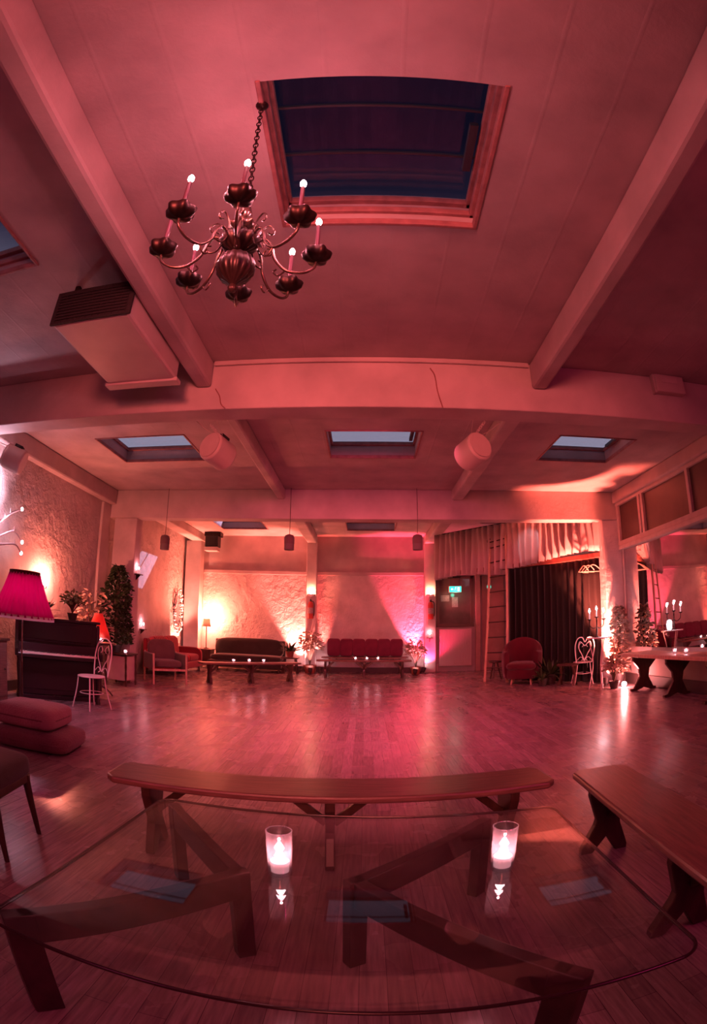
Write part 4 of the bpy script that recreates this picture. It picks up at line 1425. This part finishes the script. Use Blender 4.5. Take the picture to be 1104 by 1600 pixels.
uplighter('small floor uplighter in front of the white-glowing plant at the rear column', (-1.40, 13.72, 0), 110, (1, 0.30, 0.30), (-1.44, 14.02, 0.75), 56)
uplighter('small floor uplighter in front of the pink-glowing plant', (1.32, 13.58, 0), 90, (1, 0.16, 0.24), (1.36, 13.86, 0.7), 56)

# extinguishers and small lamps on the rear columns
for (x, lb, lb2) in ((-1.46, 'red fire extinguisher hung on the bright rear column beside the green sofa', 'small half-round lamp over the extinguisher beside the green sofa'),
                     (1.80, 'red fire extinguisher hung on the rear column beside the radiator', 'small half-round lamp over the extinguisher beside the radiator')):
    e = thing('fire_extinguisher', lb, 'extinguisher', (x, YB - 0.315, 1.48), 0, 'fire extinguishers on the rear columns')
    MB().lathe([(0.0001, 0), (0.075, 0), (0.08, 0.015), (0.08, 0.38), (0.06, 0.44), (0.03, 0.47), (0.0001, 0.47)], 24).build('cylinder', 'extinguisher', e, smooth=40)
    MB().lathe([(0.0001, 0.465), (0.025, 0.465), (0.025, 0.52), (0.0001, 0.52)], 14).lohi((-0.012, -0.10, 0.52), (0.012, 0.03, 0.535)).build('valve', 'black', e)
    MB().tube(smoothpath([(0.02, -0.02, 0.49), (0.09, -0.04, 0.44), (0.10, -0.03, 0.2), (0.09, -0.02, 0.08)], 5), 0.011, 8).build('hose', 'black', e, smooth=60)
    MB().lohi((-0.05, 0.07, 0.25), (0.05, 0.094, 0.40)).build('wall_bracket', 'iron', e)
    pl_ = MB()
    for i in range(9):
        a = PI + PI * i / 8
    pl_.lathe([(0.081, 0.14), (0.0812, 0.14), (0.0812, 0.30), (0.081, 0.30)], 24, caps=False)
    pl_.build('label_band', 'paper', e, smooth=60)
    w = thing('column_lamp', lb2, 'lamp', (x, YB - 0.22, 2.16), 0, 'half-round lamps on the rear columns')
    vs, fs = [], []
    MB().prism([(0.09 * math.cos(a), 0.075 * math.sin(a)) for a in [PI + PI * i / 12 for i in range(13)]], -0.10, -0.004).build('bowl', 'wire', w, smooth=40)
    MB().ball((0, -0.055, 0.02), 0.028).build('light_bulb', 'bulb', w, smooth=60)
    lamp('lamp_light', 'POINT', (0, -0.09, 0.09), 9, (1, 0.30, 0.16), 0.03, parent=w)

# radiator, notices, exit sign and its reflection
rd = thing('radiator', 'ribbed white panel radiator under the inner window', 'radiator', (2.52, YB - 0.10, 0.16))
rb = MB()
for i in range(26):
    x = -0.44 + i * 0.0352
    rb.lohi((x - 0.0105, -0.06, 0.02), (x + 0.0105, 0.0, 1.02))
rb.build('ribs', 'rad', rd, bevel=0.004)
MB().lohi((-0.46, -0.03, 0.0), (0.46, 0.03, 0.04)).lohi((-0.46, -0.03, 1.0), (0.46, 0.03, 1.04)).lohi((-0.45, -0.01, 0.02), (0.45, 0.03, 1.02)).build('panel', 'rad', rd, bevel=0.006)
MB().tube([(-0.47, 0, 0.06), (-0.50, 0, 0.05), (-0.50, 0, -0.155)], 0.012, 8).build('pipe', 'rad', rd, smooth=50)
for x in (-0.38, 0.38):
    MB().lohi((x - 0.02, 0.03, 0.8), (x + 0.02, 0.098, 0.9)).build('wall_bracket', 'rad', rd)
for (x, z, w, h, lb) in ((2.24, 2.06, 0.24, 0.17, 'wide pale paper notice stuck on the inner window'), (2.52, 1.95, 0.17, 0.28, 'upright pale paper notice stuck on the inner window beneath the exit light')):
    tag(MB().lohi((x - w / 2, YB - 0.036, z - h / 2), (x + w / 2, YB - 0.0305, z + h / 2)).build('paper_notice', 'paper'), lb, 'notice', 'notices on the inner window')
ex = thing('exit_sign', 'green lit exit sign hanging in front of the inner window', 'sign', (2.50, YB - 0.20, 2.30))
MB().lohi((-0.18, -0.035, -0.09), (0.18, 0.035, 0.09)).build('casing', 'spk', ex, bevel=0.006)
MB().lohi((-0.165, -0.041, -0.075), (0.165, -0.034, 0.075)).build('lit_face', 'exit', ex)
sy = MB()
y_ = -0.0425
sy.ball((0.012, y_, 0.045), 0.013, 8, 6, (1, 0.2, 1))
for a, b in (((0.005, 0.03), (-0.01, -0.005)), ((0.0, 0.022), (0.035, 0.008)), ((0.0, 0.022), (-0.03, 0.02)), ((-0.01, -0.005), (0.025, -0.025)), ((0.025, -0.025), (0.015, -0.055)), ((-0.01, -0.005), (-0.045, -0.04))):
    sy.beam((a[0], y_, a[1]), (b[0], y_, b[1]), 0.003, 0.011, up=(0, 1, 0))
sy.lohi((0.06, y_ - 0.001, -0.055), (0.12, y_ + 0.001, 0.055))
sy.prism([(-0.13, 0.0), (-0.09, 0.035), (-0.09, 0.012), (-0.06, 0.012), (-0.06, -0.012), (-0.09, -0.012), (-0.09, -0.035)], y_ - 0.001, y_ + 0.001)
sy.build('running_figure', 'exit_pic', ex)
MB().tube([(-0.12, 0, 0.09), (-0.12, 0.0, 0.33)], 0.006, 6).tube([(0.12, 0, 0.09), (0.12, 0.0, 0.33)], 0.006, 6).lohi((-0.15, -0.01, 0.32), (0.15, 0.20, 0.345)).build('bracket', 'iron', ex)
lamp('exit_glow', 'POINT', (0, -0.10, -0.14), 1.1, (0.02, 0.9, 0.55), 0.05, parent=ex)
e2 = thing('exit_reflection', 'small round green disc standing in for the exit sign reflection on the red panel wall beside the ladder', 'lamp', (3.50, YB - 0.052, 2.36))  # glowing disc added in place of the exit sign reflecting off the panel
MB().lathe([(0.0001, 0), (0.085, 0), (0.085, 0.04), (0.0001, 0.045)], 24, mtx=Matrix.Rotation(PI / 2, 4, 'X')).build('casing', 'spk', e2, smooth=40)
MB().lathe([(0.0001, 0.0455), (0.06, 0.0455), (0.05, 0.055), (0.0001, 0.058)], 24, mtx=Matrix.Rotation(PI / 2, 4, 'X')).build('lens', glow('green_reflection', (0.04, 0.55, 0.38), 0.9), e2, smooth=60)

# ladder leaning on the mezzanine edge
ld = thing('wooden_ladder', 'tapering wooden rung ladder leaning on the mezzanine edge', 'ladder', (0, 0, 0))
F0, F1 = Vector((2.68, 11.47, 0.0)), Vector((3.12, 11.20, 0.0))
T0, T1 = Vector((2.87, 11.66, 3.18)), Vector((3.17, 11.33, 3.22))
for a, b in ((F0, T0 - Vector((0, 0, 0.1))), (F1, T1 + Vector((0, 0, 0.06)))):
    MB().beam(a, b, 0.055, 0.04).build('rail', 'wood_pale', ld, bevel=0.008)
for i in range(9):
    t = 0.10 + i * 0.107
    a, b = F0 + (T0 - F0) * t, F1 + (T1 - F1) * t
    MB().tube([a, b], 0.014, 8).build('rung', 'wood_dark', ld, smooth=60)
d_ = (T1 - T0).normalized()
MB().tube(smoothpath([T1, T0, T0 - d_ * 0.06 + Vector((0, 0, 0.03)), T0 - d_ * 0.04 + Vector((0, 0, 0.08)), T0 + d_ * 0.02 + Vector((0, 0, 0.07))], 6), 0.012, 8).build('hook', 'iron', ld, smooth=60)

st2 = thing('round_stool', 'small dark wooden stool behind the ladder foot', 'stool', (3.02, 11.9, 0))
MB().lathe([(0.0001, 0.40), (0.15, 0.40), (0.155, 0.42), (0.15, 0.44), (0.0001, 0.44)], 28).build('seat', 'wood_dark', st2, smooth=40)
for q in range(3):
    a = 2 * PI * q / 3
    MB().tube([(0.05 * math.cos(a), 0.05 * math.sin(a), 0.40), (0.16 * math.cos(a), 0.16 * math.sin(a), 0.0)], 0.024, 8, taper=0.016).build('leg', 'wood_dark', st2, smooth=60)

# burgundy armchair
ba = thing('tub_armchair', 'rounded burgundy velvet armchair before the black drape', 'armchair', (3.33, 10.75, 0), R(-22))
tbk = MB()
n = 28
vs, fs = [], []
prof = [(0.30, 0.16), (0.40, 0.16), (0.43, 0.30), (0.44, 1.0), (0.42, 1.06), (0.37, 1.08), (0.33, 1.03), (0.30, 0.5)]
for i in range(n + 1):
    a = R(-35) + R(250) * i / n
    for j, (r, z) in enumerate(prof):
        hh = 0.66 + 0.34 * max(0, math.sin(a)) ** 0.8
        zz = 0.16 + (z - 0.16) * hh if z > 0.3 else z
        vs.append((r * math.cos(a), r * math.sin(a), zz * 0.92))
m_ = len(prof)
for i in range(n):
    for j in range(m_):
        q = (j + 1) % m_
        fs.append((i * m_ + j, (i + 1) * m_ + j, (i + 1) * m_ + q, i * m_ + q))
fs.append(tuple(range(m_)))
fs.append(tuple(reversed(range(n * m_, (n + 1) * m_))))
tbk.add(vs, fs)
tbk.build('curved_back', 'velvet', ba, smooth=50)
MB().soft((0, -0.06, 0.39), (0.64, 0.68, 0.20), 0.42).build('seat_cushion', 'velvet', ba, smooth=80)
MB().lathe([(0.0001, 0.13), (0.36, 0.13), (0.38, 0.17), (0.36, 0.33), (0.0001, 0.33)], 32).build('base_frame', 'velvet', ba, smooth=50)
for q in range(4):
    a = PI / 4 + PI / 2 * q
    MB().tube([(0.27 * math.cos(a), 0.27 * math.sin(a), 0.15), (0.30 * math.cos(a), 0.30 * math.sin(a), 0)], 0.024, 8, taper=0.016).build('leg', 'wood_pale', ba, smooth=60)

plant('spiky_plant', 'dark spiky potted plant between the burgundy armchair and the low table', (3.80, 10.28, 0), 0.15, 0.22, 46, 0.3, 0.6, 0.48, 0.06, 'leaf', 21, 'potdark', 'spiky')
plant('spiky_plant', 'smaller dark spiky potted plant close against the burgundy armchair', (3.56, 10.05, 0), 0.10, 0.16, 34, 0.3, 0.4, 0.32, 0.05, 'leaf', 22, 'potdark', 'spiky')
lt = thing('low_table', 'low dark wooden table between spiky plants and the heart-backed wire chair', 'table', (4.02, 9.82, 0), R(-40))
MB().lohi((-0.2, -0.14, 0.40), (0.2, 0.14, 0.44)).build('table_top', 'wood_dark', lt, bevel=0.006)
for s in (-1, 1):
    MB().beam((s * 0.13, -0.10, 0.40), (s * 0.16, 0.11, 0.0), 0.04, 0.03).build('leg', 'wood_dark', lt, bevel=0.004)
    MB().beam((s * 0.13, 0.10, 0.40), (s * 0.16, -0.11, 0.0), 0.04, 0.03).build('leg', 'wood_dark', lt, bevel=0.004)

# candelabra on a tall thin stand
sn = thing('metal_stand', 'tall thin white metal stand beside the brick column', 'stand', (4.24, 8.83, 0))
MB().lathe([(0.0001, 0.94), (0.23, 0.94), (0.235, 0.95), (0.23, 0.96), (0.0001, 0.96)], 32).build('stand_top', 'wire', sn, smooth=40)
for q in range(3):
    a = 2 * PI * q / 3 + 0.5
    MB().tube(smoothpath([(0.19 * math.cos(a), 0.19 * math.sin(a), 0.94), (0.10 * math.cos(a), 0.10 * math.sin(a), 0.5), (0.17 * math.cos(a), 0.17 * math.sin(a), 0.0)], 5), 0.009, 8).build('leg', 'wire', sn, smooth=60)
cd = thing('candelabra', 'dark metal candelabra with three burning candles on the tall white stand', 'candelabra', (4.20, 8.82, 0.96), R(8))
MB().lathe([(0.0001, 0), (0.06, 0), (0.05, 0.015), (0.012, 0.04), (0.018, 0.12), (0.010, 0.2), (0.014, 0.32), (0.0001, 0.33)], 18).build('base', 'iron', cd, smooth=50)
for s in (-1, 0, 1):
    zt = 0.34 if s else 0.38
    am = MB()
    if s:
        am.tube(smoothpath([(0, 0, 0.20), (s * 0.07, 0, 0.17), (s * 0.15, 0, 0.22), (s * 0.16, 0, zt - 0.02)], 5), 0.008, 8)
    else:
        am.tube([(0, 0, 0.3), (0, 0, zt - 0.02)], 0.009, 8)
    a_ = am.build('arm', 'iron', cd, smooth=60)
    x = s * 0.16
    MB().lathe([(0.008, zt - 0.03), (0.04, zt - 0.01), (0.042, zt), (0.014, zt)], 20, c=(x, 0, 0)).build('drip_pan', 'iron', a_, smooth=50)
    MB().lathe([(0.0001, zt), (0.012, zt), (0.011, zt + 0.11), (0.0001, zt + 0.112)], 12, c=(x, 0, 0)).build('candle', 'wax', a_, smooth=40)
    MB().lathe([(0.0001, zt + 0.112), (0.014, zt + 0.128), (0.018, zt + 0.145), (0.010, zt + 0.17), (0.0001, zt + 0.20)], 10, c=(x, 0, 0)).build('flame', 'flame', a_, smooth=60)
    lamp('candle_light', 'POINT', (x, -0.03, zt + 0.18), 0.9, CANDLE, 0.02, parent=cd)
gl = thing('glow_lamp', 'small frosted white lamp glowing on the tall white stand', 'lamp', (4.37, 8.74, 0.96))
MB().lathe([(0.0001, 0), (0.045, 0), (0.04, 0.012), (0.0001, 0.015)], 18).build('base', 'wire', gl, smooth=40)
MB().lathe([(0.03, 0.012), (0.052, 0.05), (0.056, 0.12), (0.045, 0.19), (0.0001, 0.21)], 20).build('frosted_globe', 'whitebulb', gl, smooth=60)

# plants, pot and uplighter at the brick column
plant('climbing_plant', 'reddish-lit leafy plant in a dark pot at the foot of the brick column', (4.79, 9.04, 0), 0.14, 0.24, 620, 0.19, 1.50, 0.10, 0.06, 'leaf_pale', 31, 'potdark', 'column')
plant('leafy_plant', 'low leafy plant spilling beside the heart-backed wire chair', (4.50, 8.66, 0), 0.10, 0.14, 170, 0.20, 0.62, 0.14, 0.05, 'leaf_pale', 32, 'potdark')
uplighter('small black floor spotlight shining up the brick column', (4.53, 9.08, 0), 3200, (1, 0.15, 0.10), (4.80, 9.38, 2.1), 70)
tag(MB().ball((4.74, 8.70, 0.055), 0.05, 14, 10).build('spotlight_glow', 'whitebulb', smooth=60), 'little white globe standing in for the glow of the floor spotlight before the brick column', 'lamp')  # globe put in for the white glow of the floor spotlight
lamp('globe_glow', 'POINT', (4.72, 8.62, 0.17), 26, (1, 0.22, 0.20), 0.04)

# clothes hangers under the mezzanine
for i in range(3):
    o = thing('clothes_hanger', ('wooden clothes hanger under the mezzanine, nearest the brick column', 'wooden clothes hanger under the mezzanine, middle of the three', 'wooden clothes hanger under the mezzanine, farthest from the brick column')[i], 'hanger', (4.56 - 0.07 * i, 9.66 + 0.075 * i, 2.42), R(6 + 14 * i), 'wooden clothes hangers')
    MB().tube(smoothpath([(-0.22, 0, -0.17), (-0.08, 0, -0.06), (0, 0, -0.035), (0.08, 0, -0.06), (0.22, 0, -0.17)], 5), 0.010, 8).tube([(-0.21, 0, -0.168), (0.21, 0, -0.168)], 0.007, 8).build('bar', 'wood_pale', o, smooth=60)
    MB().tube(smoothpath([(0, 0, -0.035), (0, 0, 0.0), (0.02, 0, 0.025), (0, 0, 0.05), (-0.02, 0, 0.035)], 5), 0.003, 6).build('hook', 'iron', o, smooth=60)

# cable running down the joist and across the near beam
tag(MB().tube(smoothpath([(0.62, BA0 - 0.006, 3.70), (0.66, BA0 - 0.006, 3.62), (0.68, BA0 - 0.006, 3.45), (0.72, BA0 - 0.006, 3.285)], 5), 0.006, 6).build('wall_cable', 'frame_red', smooth=60), 'thin cable running down the near cross beam towards a loudspeaker', 'cable')
tag(MB().tube(smoothpath([(-1.45, BA0 - 0.006, 3.50), (-1.40, BA0 - 0.006, 3.42), (-1.38, BA0 - 0.006, 3.34), (-1.33, BA0 - 0.006, 3.285)], 5), 0.006, 6).build('wall_cable', 'frame_red', smooth=60), 'thin cable running down the near cross beam from the joist end', 'cable')
